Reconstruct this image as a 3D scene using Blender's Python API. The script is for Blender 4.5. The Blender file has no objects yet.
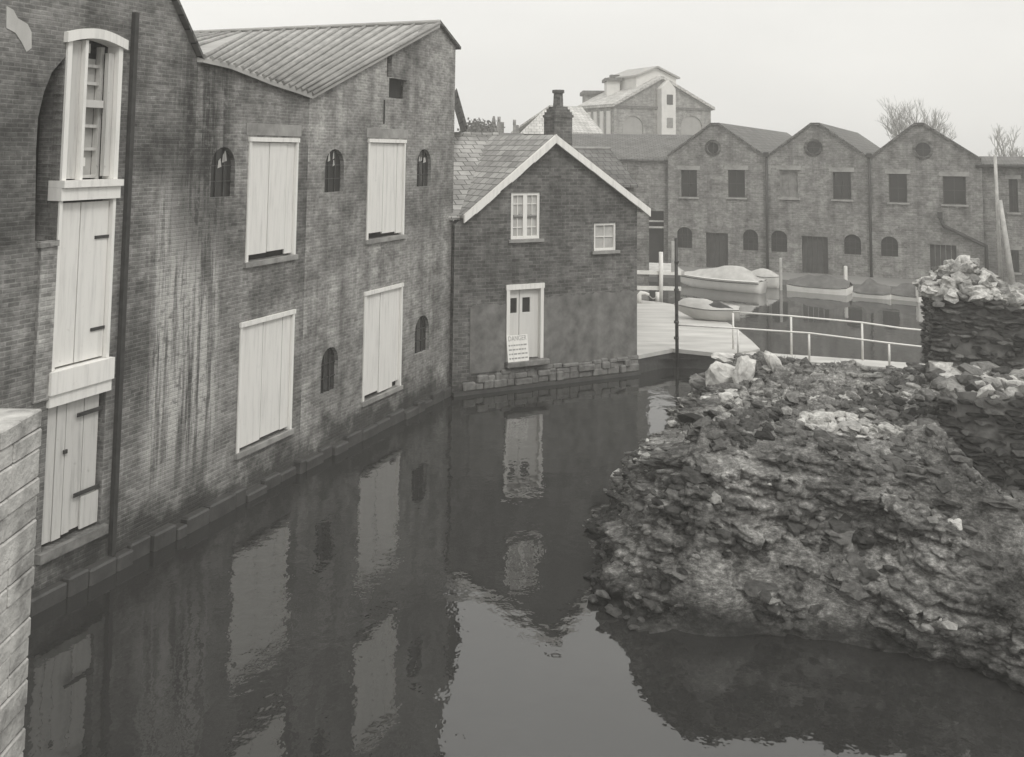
import bpy, bmesh, math, random
from mathutils import Vector, Matrix, noise
from mathutils.geometry import tessellate_polygon
random.seed(7)
R_ = math.radians
scene = bpy.context.scene
COL = scene.collection
W, H = 1024, 757

# ------------------------------------------------------------------ camera
EYE = 6.8                      # metres above the lower water
FPX = 1000.0                   # focal length in pixels
VP = 63.0                      # principal row
PITCH, ROLL = R_(5.0), R_(0.64)
Fw = Vector((0, math.cos(PITCH), math.sin(PITCH)))
U0 = Vector((0, -math.sin(PITCH), math.cos(PITCH)))
R0 = Vector((1, 0, 0))
Rt = R0 * math.cos(ROLL) + U0 * math.sin(ROLL)
Up = U0 * math.cos(ROLL) - R0 * math.sin(ROLL)
CAM = Vector((0, 0, EYE))

def ray(u, v):
    return Fw + Rt * ((u - 512) / FPX) - Up * ((v - VP) / FPX)
def atZ(u, v, z=0.0):
    d = ray(u, v); return CAM + d * ((z - EYE) / d.z)
def atY(u, v, Y):
    d = ray(u, v); return CAM + d * (Y / d.y)
def xy(p): return Vector((p.x, p.y))

cd = bpy.data.cameras.new('camera'); cam = bpy.data.objects.new('camera', cd); COL.objects.link(cam)
cd.sensor_width = 36.0; cd.lens = FPX / W * 36.0
cd.shift_y = -(H / 2 - VP) / W
cd.clip_end = 6000; cd.clip_start = 0.1
m = Matrix((Rt, Up, -Fw)).transposed().to_4x4(); m.translation = CAM
cam.matrix_world = m
scene.camera = cam

# ------------------------------------------------------------------ materials
TINT = (1.0, 0.985, 0.945)
def C4(g): return (g * TINT[0], g * TINT[1], g * TINT[2], 1)
class NT:
    def __init__(s, name):
        s.m = bpy.data.materials.new(name); s.m.use_nodes = True
        s.t = s.m.node_tree; s.t.nodes.clear()
        s.out = s.n('ShaderNodeOutputMaterial'); s.p = s.n('ShaderNodeBsdfPrincipled')
        s.l(s.p.outputs[0], s.out.inputs['Surface'])
    def n(s, t, **k):
        a = s.t.nodes.new(t)
        for q, v in k.items(): setattr(a, q, v)
        return a
    def l(s, a, b): s.t.links.new(a, b)
    def mapping(s, out, scale, loc=(0, 0, 0)):
        a = s.n('ShaderNodeMapping'); a.inputs['Scale'].default_value = scale; a.inputs['Location'].default_value = loc
        s.l(out, a.inputs['Vector']); return a.outputs[0]
    def noise(s, vec, scale, detail=6, rough=.6):
        a = s.n('ShaderNodeTexNoise'); a.inputs['Scale'].default_value = scale
        a.inputs['Detail'].default_value = detail; a.inputs['Roughness'].default_value = rough
        if vec is not None: s.l(vec, a.inputs['Vector'])
        return a.outputs['Fac']
    def ramp(s, fac, stops):
        a = s.n('ShaderNodeValToRGB'); e = a.color_ramp.elements
        while len(e) < len(stops): e.new(.5)
        for i, (p, g) in enumerate(stops):
            e[i].position = p; e[i].color = C4(g) if not isinstance(g, tuple) else g
        s.l(fac, a.inputs[0]); return a.outputs[0]
    def rng(s, v, a0, a1, b0=0., b1=1.):
        a = s.n('ShaderNodeMapRange'); s.l(v, a.inputs[0])
        for i, q in enumerate((a0, a1, b0, b1)): a.inputs[i + 1].default_value = q
        return a.outputs[0]
    def math(s, op, a, b=None):
        n = s.n('ShaderNodeMath', operation=op)
        for i, q in enumerate((a, b)):
            if q is None: continue
            if isinstance(q, (int, float)): n.inputs[i].default_value = q
            else: s.l(q, n.inputs[i])
        return n.outputs[0]
    def mix(s, fac, a, b, mode='MIX'):
        n = s.n('ShaderNodeMix', data_type='RGBA', blend_type=mode)
        for i, q in ((0, fac), (6, a), (7, b)):
            if isinstance(q, (int, float)): n.inputs[i].default_value = q
            elif isinstance(q, tuple): n.inputs[i].default_value = q
            else: s.l(q, n.inputs[i])
        return n.outputs[2]
    def bump(s, h, strength, dist=.02):
        b = s.n('ShaderNodeBump'); b.inputs['Strength'].default_value = strength
        b.inputs['Distance'].default_value = dist; s.l(h, b.inputs['Height'])
        s.l(b.outputs[0], s.p.inputs['Normal'])
    def done(s, col, rough=.9, spec=.25):
        if isinstance(col, tuple): s.p.inputs['Base Color'].default_value = col
        else: s.l(col, s.p.inputs['Base Color'])
        s.p.inputs['Roughness'].default_value = rough
        s.p.inputs['Specular IOR Level'].default_value = spec
        return s.m

def mat(name, g, var=.25, scale=4, rough=.9, bump=.15, bscale=30, spec=.25, stretch=(1, 1, 1)):
    t = NT(name); tc = t.n('ShaderNodeTexCoord').outputs['Object']
    v = t.mapping(tc, stretch)
    c = t.ramp(t.noise(v, scale), [(.25, g * (1 - var)), (.5, g), (.78, g * (1 + var))])
    if bump: t.bump(t.noise(v, bscale, 4), bump)
    return t.done(c, rough, spec)

def brick_mat(name, g, var=.3, mortar=None, bw=.215, bh=.068, patch=.35, pscale=.5, streak=None, tide=None, rough_c=.5, ms=.012, white=0., whites=.9, streaks=True):
    """brickwork laid in wall metres (uv), weathered with blotches, soot runs, salt streaks and a tide mark"""
    mortar = mortar if mortar is not None else g * 1.35
    t = NT(name); uv = t.n('ShaderNodeUVMap').outputs[0]
    pos = t.n('ShaderNodeNewGeometry').outputs['Position']
    # wavering courses
    wob = t.n('ShaderNodeTexNoise'); wob.inputs['Scale'].default_value = 1.3; t.l(uv, wob.inputs['Vector'])
    va = t.n('ShaderNodeVectorMath', operation='MULTIPLY_ADD')
    t.l(wob.outputs['Color'], va.inputs[0]); va.inputs[1].default_value = (.03, .035, 0); t.l(uv, va.inputs[2])
    uvw = va.outputs[0]
    b = t.n('ShaderNodeTexBrick'); t.l(uvw, b.inputs['Vector'])
    b.inputs['Color1'].default_value = C4(g * (1 - var)); b.inputs['Color2'].default_value = C4(g * (1 + var))
    b.inputs['Mortar'].default_value = C4(mortar); b.inputs['Scale'].default_value = 1
    b.inputs['Brick Width'].default_value = bw; b.inputs['Row Height'].default_value = bh
    b.inputs['Mortar Size'].default_value = ms; b.inputs['Mortar Smooth'].default_value = .4; b.inputs['Bias'].default_value = -.1
    col = b.outputs['Color']
    big = t.noise(uv, pscale, 8, .62)
    col = t.mix(1.0, col, t.ramp(big, [(.3, (1 - patch,) * 3 + (1,)), (.5, (1, 1, 1, 1)), (.72, (1 + patch,) * 3 + (1,))]), 'MULTIPLY')
    fine = t.noise(t.mapping(uv, (1, 1.6, 1)), 7, 6, .7)
    col = t.mix(1.0, col, t.ramp(fine, [(.25, (.6, .6, .6, 1)), (.5, (1, 1, 1, 1)), (.8, (1.5, 1.5, 1.5, 1))]), 'MULTIPLY')
    med = t.noise(uv, 1.9, 7, .68)
    col = t.mix(1.0, col, t.ramp(med, [(.32, (.55, .55, .55, 1)), (.5, (1, 1, 1, 1)), (.7, (1.4, 1.4, 1.4, 1))]), 'MULTIPLY')
    if streaks:
        run = t.noise(t.mapping(uv, (2.2, .16, 1)), 1.0, 6, .65)
        col = t.mix(1.0, col, t.ramp(run, [(.3, (.62, .62, .62, 1)), (.5, (1, 1, 1, 1)), (.75, (1.28, 1.28, 1.28, 1))]), 'MULTIPLY')
    if white:
        sp = t.rng(t.noise(uv, 2.6, 8, .75), .62, .72); sp = t.math('MULTIPLY', sp, white)
        col = t.mix(sp, col, C4(.42))
    if streak:
        sep = t.n('ShaderNodeSeparateXYZ'); t.l(uv, sep.inputs[0])
        for (u0, u1, z0, z1, amt) in streak:
            mu = t.math('MULTIPLY', t.rng(sep.outputs[0], u0 - .25, u0 + .15), t.rng(sep.outputs[0], u1 + .25, u1 - .15))
            mz = t.math('MULTIPLY', t.rng(sep.outputs[1], z0 - .3, z0 + .8), t.rng(sep.outputs[1], z1 + .6, z1 - .6))
            nz = t.rng(t.noise(t.mapping(uv, (3.4, .22, 1)), 1.6, 7, .7), .43, .54)
            brk = t.rng(t.noise(t.mapping(uv, (1, 1.2, 1)), 6, 5, .7), .3, .5)
            f = t.math('MULTIPLY', t.math('MULTIPLY', mu, mz), t.math('MULTIPLY', nz, brk))
            col = t.mix(t.math('MULTIPLY', f, abs(amt)), col, C4(.5 if amt > 0 else .035))
    if tide:
        sep2 = t.n('ShaderNodeSeparateXYZ'); t.l(pos, sep2.inputs[0])
        hgt = t.math('ADD', sep2.outputs[2], t.rng(t.noise(uv, 1.4, 6, .65), .3, .7, -.5, .5))
        col = t.mix(t.rng(hgt, tide, tide * .45, 0, .8), col, C4(.03))
    t.l(b.outputs['Fac'], t.n('ShaderNodeMath').inputs[0])
    hgt = t.math('SUBTRACT', t.math('MULTIPLY', fine, .8), b.outputs['Fac'])
    t.bump(hgt, .6, .012)
    return t.done(col, .92, .15)

def roof_mat(name, g, rw, rh, var=.25):
    t = NT(name); uv = t.n('ShaderNodeUVMap').outputs[0]
    b = t.n('ShaderNodeTexBrick'); t.l(uv, b.inputs['Vector'])
    b.inputs['Color1'].default_value = C4(g * (1 - var)); b.inputs['Color2'].default_value = C4(g * (1 + var))
    b.inputs['Mortar'].default_value = C4(g * .35); b.inputs['Scale'].default_value = 1
    b.inputs['Brick Width'].default_value = rw; b.inputs['Row Height'].default_value = rh; b.inputs['Mortar Size'].default_value = .018
    n = t.noise(uv, 1.2, 8, .65)
    col = t.mix(1., b.outputs['Color'], t.ramp(n, [(.3, (.65, .65, .65, 1)), (.5, (1, 1, 1, 1)), (.75, (1.4, 1.4, 1.4, 1))]), 'MULTIPLY')
    t.bump(t.math('SUBTRACT', n, b.outputs['Fac']), .5, .02)
    return t.done(col, .85, .25)

def paint_mat(name, g, dirt=.5):
    t = NT(name); uv = t.n('ShaderNodeUVMap').outputs[0]
    a = t.noise(t.mapping(uv, (6, .5, 1)), 1.5, 7, .65)
    c = t.ramp(a, [(.28, g * (1 - dirt * .35)), (.5, g), (.75, g * 1.06)])
    f = t.rng(t.noise(uv, 5, 8, .75), .62, .75)
    c = t.mix(t.math('MULTIPLY', f, dirt), c, C4(g * .35))
    t.bump(t.noise(t.mapping(uv, (30, 1.5, 1)), 1, 5), .25, .01)
    return t.done(c, .7, .3)

# ------------------------------------------------------------------ mesh building
WO = {}
def setup(o, label=None, cat=None, group=None, kind=None):
    for k, v in (('label', label), ('category', cat), ('group', group), ('kind', kind)):
        if v: o[k] = v
    return o
def thing(name, loc, label, cat, group=None):
    o = bpy.data.objects.new(name, None); COL.objects.link(o); o.empty_display_size = .3
    o.location = loc; WO[o.name] = Vector(loc)
    return setup(o, label, cat, group)

class MB:
    def __init__(s): s.v = []; s.f = []; s.sm = []; s.tone = []
    def face(s, pts, smooth=False):
        i = len(s.v); s.v += [Vector(p) for p in pts]; s.f.append(tuple(range(i, i + len(pts)))); s.sm.append(smooth)
    def mesh(s, vs, fs, smooth=False):
        i = len(s.v); s.v += [Vector(p) for p in vs]
        for f in fs: s.f.append(tuple(i + k for k in f)); s.sm.append(smooth)
        return s
    def hexa(s, p):      # 8 corners: 0-3 bottom loop, 4-7 top loop
        return s.mesh(p, [(3, 2, 1, 0), (4, 5, 6, 7), (0, 1, 5, 4), (1, 2, 6, 5), (2, 3, 7, 6), (3, 0, 4, 7)])
    def box(s, c, d, ax=None, ay=None):
        ax = ax or Vector((1, 0, 0)); ay = ay or Vector((0, 1, 0)); az = ax.cross(ay)
        c = Vector(c); q = []
        for z in (-1, 1):
            for (a, b) in ((-1, -1), (1, -1), (1, 1), (-1, 1)):
                q.append(c + ax * (a * d[0] / 2) + ay * (b * d[1] / 2) + az * (z * d[2] / 2))
        return s.hexa(q)
    def bar(s, p, q, w, h=None, up=Vector((0, 0, 1))):
        p, q = Vector(p), Vector(q); h = h or w; d = (q - p)
        L = d.length; d.normalize(); side = d.cross(up)
        if side.length < 1e-4: side = Vector((1, 0, 0))
        side.normalize(); u = side.cross(d)
        return s.box((p + q) / 2, (L, w, h), d, -side)
    def tube(s, pts, rad, n=8, smooth=True, cap=True):
        pts = [Vector(p) for p in pts]
        if not isinstance(rad, (list, tuple)): rad = [rad] * len(pts)
        base = len(s.v); prev = None
        for i, p in enumerate(pts):
            d = (pts[min(i + 1, len(pts) - 1)] - pts[max(i - 1, 0)]).normalized()
            a = prev if prev is not None else (Vector((1, 0, 0)) if abs(d.x) < .8 else Vector((0, 1, 0)))
            a = (a - d * a.dot(d)).normalized(); prev = a; b = d.cross(a)
            for k in range(n):
                t = 2 * math.pi * k / n; s.v.append(p + (a * math.cos(t) + b * math.sin(t)) * rad[i])
        for i in range(len(pts) - 1):
            for k in range(n):
                k2 = (k + 1) % n
                s.f.append((base + i * n + k, base + i * n + k2, base + (i + 1) * n + k2, base + (i + 1) * n + k)); s.sm.append(smooth)
        if cap:
            s.f.append(tuple(base + k for k in reversed(range(n)))); s.sm.append(False)
            e = base + (len(pts) - 1) * n
            s.f.append(tuple(e + k for k in range(n))); s.sm.append(False)
        return s
    def build(s, name, m, parent=None, label=None, cat=None, group=None, kind=None, origin=None, bevel=0):
        vs = s.v
        if origin is None:
            xs = [p.x for p in vs]; ys = [p.y for p in vs]; zs = [p.z for p in vs]
            origin = Vector(((min(xs) + max(xs)) / 2, (min(ys) + max(ys)) / 2, min(zs)))
        me = bpy.data.meshes.new(name); me.from_pydata([p - origin for p in vs], [], s.f)
        me.validate(clean_customdata=False); me.update()
        uvl = me.uv_layers.new(name='UVMap'); Z = Vector((0, 0, 1))
        for p in me.polygons:
            n = p.normal
            h = Z.cross(n)
            if h.length < .05: h = Vector((1, 0, 0))
            h.normalize(); b = n.cross(h)
            for li in p.loop_indices:
                co = me.vertices[me.loops[li].vertex_index].co + origin
                uvl.data[li].uv = (co.dot(h), co.dot(b))
        if len(s.sm) == len(me.polygons): me.polygons.foreach_set('use_smooth', s.sm)
        if s.tone:
            at = me.attributes.new('tone', 'FLOAT', 'POINT'); at.data.foreach_set('value', s.tone)
        me.materials.append(m)
        o = bpy.data.objects.new(name, me); COL.objects.link(o)
        WO[o.name] = origin.copy()
        o.location = origin
        if parent is not None:
            o.parent = parent; o.location = origin - WO[parent.name]
        if bevel:
            bv = o.modifiers.new('bevel', 'BEVEL'); bv.width = bevel; bv.segments = 1; bv.limit_method = 'ANGLE'
        return setup(o, label, cat, group, kind)

class Facade:
    """a vertical wall plane from plan point a to plan point b, seen with a on the left"""
    def __init__(s, a, b):
        s.a, s.b = Vector(a), Vector(b); d = s.b - s.a; s.L = d.length; s.t = d / s.L
        s.n = Vector((s.t.y, -s.t.x))
        s.t3 = Vector((s.t.x, s.t.y, 0)); s.n3 = Vector((s.n.x, s.n.y, 0))
    def pt(s, q, d, z):
        p = s.a + s.t * q + s.n * d; return Vector((p.x, p.y, z))
    def sz(s, u, v, d=0.):
        dr = ray(u, v); a = s.a + s.n * d
        k = (a - xy(CAM)).dot(s.n) / xy(dr).dot(s.n)
        p = CAM + dr * k
        return ((xy(p) - s.a).dot(s.t), p.z)
    def rect(s, L, Rr, d=0.):   # L=(u,vtop,vbot), Rr=(u,vtop,vbot)
        q = [s.sz(L[0], L[1], d), s.sz(L[0], L[2], d), s.sz(Rr[0], Rr[1], d), s.sz(Rr[0], Rr[2], d)]
        return ((q[0][0] + q[1][0]) / 2, (q[1][1] + q[3][1]) / 2, (q[2][0] + q[3][0]) / 2, (q[0][1] + q[2][1]) / 2)
    def uv0(s, q):  # wall uv of position q along it
        n = s.n3; h = Vector((0, 0, 1)).cross(n).normalized(); return s.pt(q, 0, 0).dot(h)
    def box(s, mb, s0, s1, d0, d1, z0, z1):
        return mb.hexa([s.pt(s0, d0, z0), s.pt(s1, d0, z0), s.pt(s1, d1, z0), s.pt(s0, d1, z0),
                        s.pt(s0, d0, z1), s.pt(s1, d0, z1), s.pt(s1, d1, z1), s.pt(s0, d1, z1)][::1]) if d1 < d0 else \
               mb.hexa([s.pt(s0, d1, z0), s.pt(s1, d1, z0), s.pt(s1, d0, z0), s.pt(s0, d0, z0),
                        s.pt(s0, d1, z1), s.pt(s1, d1, z1), s.pt(s1, d0, z1), s.pt(s0, d0, z1)])
    def slab(s, mb, pts, d0, d1):   # polygon of (s,z), counter-clockwise as seen, extruded from front d0 back to d1
        n = len(pts); ar = sum(pts[i][0] * pts[(i + 1) % n][1] - pts[(i + 1) % n][0] * pts[i][1] for i in range(n))
        if ar < 0: pts = pts[::-1]
        f = [s.pt(p[0], d0, p[1]) for p in pts]; b = [s.pt(p[0], d1, p[1]) for p in pts]
        tri = tessellate_polygon([[Vector((p[0], p[1], 0)) for p in pts]])
        i0 = len(mb.v); mb.v += f + b
        for t in tri:
            t = s.ccw(t, pts)
            mb.f.append(tuple(i0 + k for k in t)); mb.sm.append(False)
            mb.f.append(tuple(i0 + n + k for k in t[::-1])); mb.sm.append(False)
        for i in range(n):
            j = (i + 1) % n; mb.f.append((i0 + i, i0 + n + i, i0 + n + j, i0 + j)); mb.sm.append(False)
        return mb
    @staticmethod
    def ccw(t, pts):
        a, b, c = (pts[k] for k in t)
        return tuple(t) if (b[0] - a[0]) * (c[1] - a[1]) - (b[1] - a[1]) * (c[0] - a[0]) > 0 else tuple(t)[::-1]
    def wall(s, mb, outer, holes, thick=.4, rev=.22, open_s=None):
        """front sheet with openings cut through it, reveals and a back edge"""
        allp = list(outer); lists = [[Vector((p[0], p[1], 0)) for p in outer]]
        for h in holes: lists.append([Vector((p[0], p[1], 0)) for p in h]); allp += list(h)
        i0 = len(mb.v); mb.v += [s.pt(p[0], 0, p[1]) for p in allp]
        for t in tessellate_polygon(lists):
            mb.f.append(tuple(i0 + k for k in s.ccw(t, allp))); mb.sm.append(False)
        n = len(outer); ar = sum(outer[i][0] * outer[(i + 1) % n][1] - outer[(i + 1) % n][0] * outer[i][1] for i in range(n))
        o = outer if ar > 0 else outer[::-1]
        for i in range(n):
            a, b = o[i], o[(i + 1) % n]
            mb.face([s.pt(a[0], 0, a[1]), s.pt(a[0], -thick, a[1]), s.pt(b[0], -thick, b[1]), s.pt(b[0], 0, b[1])])
        for h in holes:
            k = len(h); ar = sum(h[i][0] * h[(i + 1) % k][1] - h[(i + 1) % k][0] * h[i][1] for i in range(k))
            hh = h if ar < 0 else h[::-1]
            for i in range(k):
                a, b = hh[i], hh[(i + 1) % k]
                if open_s is not None and abs(a[0] - open_s) < .003 and abs(b[0] - open_s) < .003: continue
                mb.face([s.pt(a[0], 0, a[1]), s.pt(a[0], -rev, a[1]), s.pt(b[0], -rev, b[1]), s.pt(b[0], 0, b[1])])
        return mb

def rc(r): s0, z0, s1, z1 = r; return [(s0, z0), (s1, z0), (s1, z1), (s0, z1)]
def arch(r, rise=None, n=10):
    s0, z0, s1, z1 = r; w = s1 - s0; rise = rise or w / 2; c = (s0 + s1) / 2
    return [(s0, z0), (s1, z0)] + [(c + w / 2 * math.cos(math.pi * i / n), z1 - rise + rise * math.sin(math.pi * i / n)) for i in range(n + 1)]
def circ(c, z, r, n=18): return [(c + r * math.cos(2 * math.pi * i / n), z + r * math.sin(2 * math.pi * i / n)) for i in range(n)]
def grow(r, g): return (r[0] - g, r[1] - g, r[2] + g, r[3] + g)

# ------------------------------------------------------------------ materials in use
M_shut = paint_mat('weathered white paint', .70, .6)
M_frame = paint_mat('white painted timber', .74, .6)
M_oldwood = paint_mat('flaking pale boards', .52, 1.0)
M_door = paint_mat('pale grey paint', .62, .25)
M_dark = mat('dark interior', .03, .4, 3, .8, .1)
M_glass = NT('dark glass'); M_glass.p.inputs['IOR'].default_value = 1.5; M_glass = M_glass.done(C4(.03), .12, .5)
M_dustglass = mat('dusty glass', .22, .5, 3, .35, .05)
M_paleglass = mat('limed glass', .42, .3, 2, .35, .05)
M_iron = mat('dark iron', .045, .35, 8, .6, .15)
M_lintel = mat('pale concrete lintel', .27, .4, 3, .9, .2)
M_stone = mat('worn stone', .16, .6, 5, .95, .5, 12)
M_metalroof = mat('weathered metal sheet', .33, .3, 1.2, .75, .15, 8)
M_slate = roof_mat('stone slates', .3, .4, .27, .25)
M_tile = roof_mat('dark roof tiles', .125, .3, .3, .2)
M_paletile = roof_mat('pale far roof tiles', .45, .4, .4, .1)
M_conc = mat('pale concrete', .46, .3, .8, .9, .15, 6, stretch=(.5, 2.2, 1))
M_rail = mat('white painted iron', .72, .15, 5, .6, .05)
M_post = mat('bleached timber', .42, .35, 4, .9, .3, 20)
M_hull = mat('white boat paint', .82, .12, 2, .5, .03)
M_canvas = mat('grey canvas', .42, .2, 3, .9, .3, 9)
M_tarp = mat('dark tarpaulin', .11, .45, 2.5, .85, .5, 7)
M_twig = mat('winter bark', .28, .3, 4, .95, .1)
M_pale = mat('pale broken limestone', .5, .5, 4, .95, 1.0, 9)
M_render = mat('cement render', .15, .55, 2.6, .95, .3, 10)
M_cream = mat('cream boarding', .62, .1, 2, .8, .05)
M_ground = mat('yard ground', .2, .3, .3, .95, .2, 3)

# ------------------------------------------------------------------ plan of the quay walls
W1 = xy(atZ(180, 533)); W2 = xy(atZ(299, 470)); W3 = xy(atZ(450, 394)); W0 = xy(atZ(30, 612))
dirA = (W1 - W0).normalized(); Wm = W0 - dirA * 9
A = Facade(Wm, W1); B = Facade(W1, W2); Cc = Facade(W2, W3)
Kl = xy(atZ(452, 396)); Kr = xy(atZ(637, 374)); K = Facade(Kl, Kr)
uA0 = A.uv0(A.sz(150, 400)[0]); uA1 = A.uv0(A.L)
uB0 = B.uv0(0); uB1 = B.uv0(B.sz(222, 300)[0])

M_brickA = brick_mat('sooty quay brick', .155, .24, .19, patch=.65, tide=.75, white=.4,
                     streak=[(uA0, uA1 + .05, 1.0, 6.0, .85), (uA1 - .5, uA1 + .3, 4.8, 8.5, -.85)])
M_brickB = brick_mat('stained quay brick', .17, .24, .2, patch=.6, tide=.75, white=.5,
                     streak=[(uB0 - .1, uB1 - .1, 1.0, 5.8, .85), (uB0 - .2, uB1, 4.6, 8.5, -.9)])
M_brickC = brick_mat('grey quay brick', .225, .2, .26, patch=.45, pscale=.45, tide=.9, white=.4)
M_brickK = brick_mat('dark cottage brick', .11, .3, .15, bw=.28, bh=.1, patch=.3, tide=.45, white=.3)
M_brickW = brick_mat('old warehouse brick', .2, .2, .23, bw=.3, bh=.11, patch=.25, pscale=.3, white=.12)
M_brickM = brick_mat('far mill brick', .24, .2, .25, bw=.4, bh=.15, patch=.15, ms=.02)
M_brickR = brick_mat('ruined dark masonry', .1, .55, .1, bw=.42, bh=.12, patch=.6, white=.7, pscale=1.3)
M_glare_pier = brick_mat('pale coursed stone', .46, .25, .5, bw=.62, bh=.2, patch=.25, pscale=1.4, ms=.02, streaks=False)

def shutter(F, r, parent, nb=3, lean=.0, label=None):
    """white loading shutter: boards with open joints inside a proud timber frame, sill below"""
    s0, z0, s1, z1 = r; fw = .07
    sh = MB(); w = (s1 - s0 - 2 * fw); splits = [0, .42, .82, 1] if nb == 3 else [i / nb for i in range(nb + 1)]
    for a, b in zip(splits[:-1], splits[1:]):
        dz = random.uniform(0, .12)
        F.box(sh, s0 + fw + w * a + .012, s0 + fw + w * b - .012, -.06, -.02 + random.uniform(-.008, .008), z0 + .03 + dz, z1 - fw - .01)
    o = sh.build('shutter', M_shut, parent, label)
    fr = MB()
    F.box(fr, s0, s0 + fw, -.1, .03, z0, z1 - fw); F.box(fr, s1 - fw, s1, -.1, .035, z0, z1 - fw)
    F.box(fr, s0 - .02, s1 + .02, -.1, .05, z1 - fw + .002, z1 + .02)
    fr.build('frame', M_frame, o)
    bk = MB(); F.box(bk, s0 + .01, s1 - .01, -.2, -.12, z0 + .01, z1 - .01); bk.build('backing', M_dark, o)
    sl = MB(); F.box(sl, s0 - .05, s1 + .05, -.1, .07, z0 - .1, z0 - .003); sl.build('sill', M_lintel, o)
    return o

def arch_window(F, r, parent, rise=None, bits=True, m=None):
    w = MB(); F.slab(w, arch(grow(r, .03), rise), -.1, -.16)
    o = w.build('arched_window', m or M_glass, parent)
    b = MB(); s0, z0, s1, z1 = r
    for k in (1, 2): F.box(b, s0 + (s1 - s0) * k / 3 - .012, s0 + (s1 - s0) * k / 3 + .012, -.095, -.075, z0, z1 - .06)
    for k in (1, 2): F.box(b, s0, s1, -.096, -.077, z0 + (z1 - z0) * k / 3.2 - .01, z0 + (z1 - z0) * k / 3.2 + .01)
    b.build('glazing_bars', M_iron, o)
    if bits:
        for _ in range(3):
            b = MB()
            a = random.uniform(.25, .6); c = random.uniform(.45, .8); w_ = (s1 - s0) * random.uniform(.08, .2)
            x = s0 + (s1 - s0) * a; z = z0 + (z1 - z0) * c
            F.slab(b, [(x, z), (x + w_, z + .03), (x + w_ * .7, z + random.uniform(.1, .25)), (x + .02, z + .14)], -.068, -.072)
            b.build('broken_pane', M_paleglass, o)
    return o

# ================================================================== NEAR WAREHOUSE (wall A)
nearA = thing('warehouse', (A.pt(A.L * .6, 0, 0)), 'tall sooty brick warehouse with a dark arched recess and stacked pale loading doors', 'warehouse')
v0 = A.sz(170, 0); v1 = A.sz(197, 60); slope = (v0[1] - v1[1]) / (v0[0] - v1[0])
half = 3.4; apex = (A.L - half, v1[1] + .02 - slope * half + .0)
eaveL = (A.L - 2 * half, v1[1])
outer = [(A.sz(-420, 800)[0], -1.2), (A.L, -1.2), (A.L, v1[1]), apex, eaveL, (A.sz(-420, 800)[0], v1[1])]
niche = [A.sz(*p) for p in ((57, 242), (35, 242), (36, 150), (38, 118), (44, 92), (52, 72), (64, 56))]
niche = [niche[0]] + [(min(p[0], niche[0][0] - .05), p[1]) for p in niche[1:]]
sR = A.rect((61, 58, 240), (62, 58, 240))[0]
niche = [(sR, niche[0][1])] + niche[1:-1] + [(sR, niche[-1][1])]
rD1 = A.rect((60, 28, 178), (124, 38, 178)); rD2 = A.rect((52, 200, 362), (108, 200, 358)); rD3 = A.rect((40, 398, 545), (101, 388, 520))
sl, sr = sR + .004, (rD1[2] + rD2[2] + rD3[2]) / 3
zz = [A.sz(80, q)[1] for q in (534, 398, 386, 364, 200, 180, 33)]
bay = (sl, zz[0], sr, zz[6])
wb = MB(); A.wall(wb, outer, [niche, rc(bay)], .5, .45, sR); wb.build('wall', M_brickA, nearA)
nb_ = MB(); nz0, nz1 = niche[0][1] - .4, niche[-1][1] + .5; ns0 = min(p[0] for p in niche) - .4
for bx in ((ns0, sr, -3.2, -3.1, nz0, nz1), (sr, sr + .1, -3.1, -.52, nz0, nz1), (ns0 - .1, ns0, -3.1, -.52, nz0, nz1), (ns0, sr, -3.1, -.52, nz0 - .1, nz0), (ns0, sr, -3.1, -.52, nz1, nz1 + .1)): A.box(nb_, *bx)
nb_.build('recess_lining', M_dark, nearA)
jb = MB(); a = A.rect((35, 247, 400), (52, 247, 400)); A.box(jb, a[0], sl - .02, .002, .05, a[1], a[3]); A.box(jb, a[0] - .05, sl - .02, .0, .08, a[3] + .003, a[3] + .09)
jb.build('pale_brick_jamb', brick_mat('pale worn brick', .28, .3, .3, patch=.3), nearA, 'pale worn brick infill below the dark recess')
# white limewash patch beside the recess
pp = [A.sz(*q) for q in ((6, 6), (13, 10), (17, 18), (27, 24), (31, 32), (31, 48), (26, 52), (21, 42), (15, 33), (6, 28))]
lw = MB(); A.slab(lw, pp, .012, -.01); lw.build('plaster_patch', M_conc, nearA, 'ragged pale plaster patch beside the dark recess')
# loading bay : three doors with beams between
def bay_box(m_, s0, s1, d0, d1, z0, z1, name, parent):
    b = MB(); A.box(b, s0, s1, d0, d1, z0, z1); return b.build(name, m_, parent)
bay_box(M_dark, sl, sr, -.45, -.4, zz[0], zz[6], 'bay_back', nearA)
up = MB(); w = sr - sl
A.box(up, sl + .03, sl + w * .31, -.14, -.06, zz[5] + .02, zz[6] - .12)      # closed left leaf
od = up.build('loading_door', M_oldwood, nearA, 'half open upper loading door with one pale leaf')
fr = MB(); A.box(fr, sl, sl + .09, -.2, .04, zz[5], zz[6] - .1); A.box(fr, sl + w * .315, sl + w * .365, -.2, .03, zz[5], zz[6] - .1)
A.box(fr, sr - .09, sr, -.2, .04, zz[5], zz[6] - .1)
fr.build('frame', M_frame, od)
hd = MB(); n = 10
top = [(sl - .06 + (w + .12) * i / n, zz[6] - .02 + .12 * math.sin(math.pi * (i / n))) for i in range(n + 1)]
A.slab(hd, top[::-1] + [(p[0], p[1] - .16) for p in top], .09, -.2); hd.build('curved_head', M_frame, od)
sash = MB(); sx0, sx1 = sl + w * .39, sl + w * .80
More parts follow.
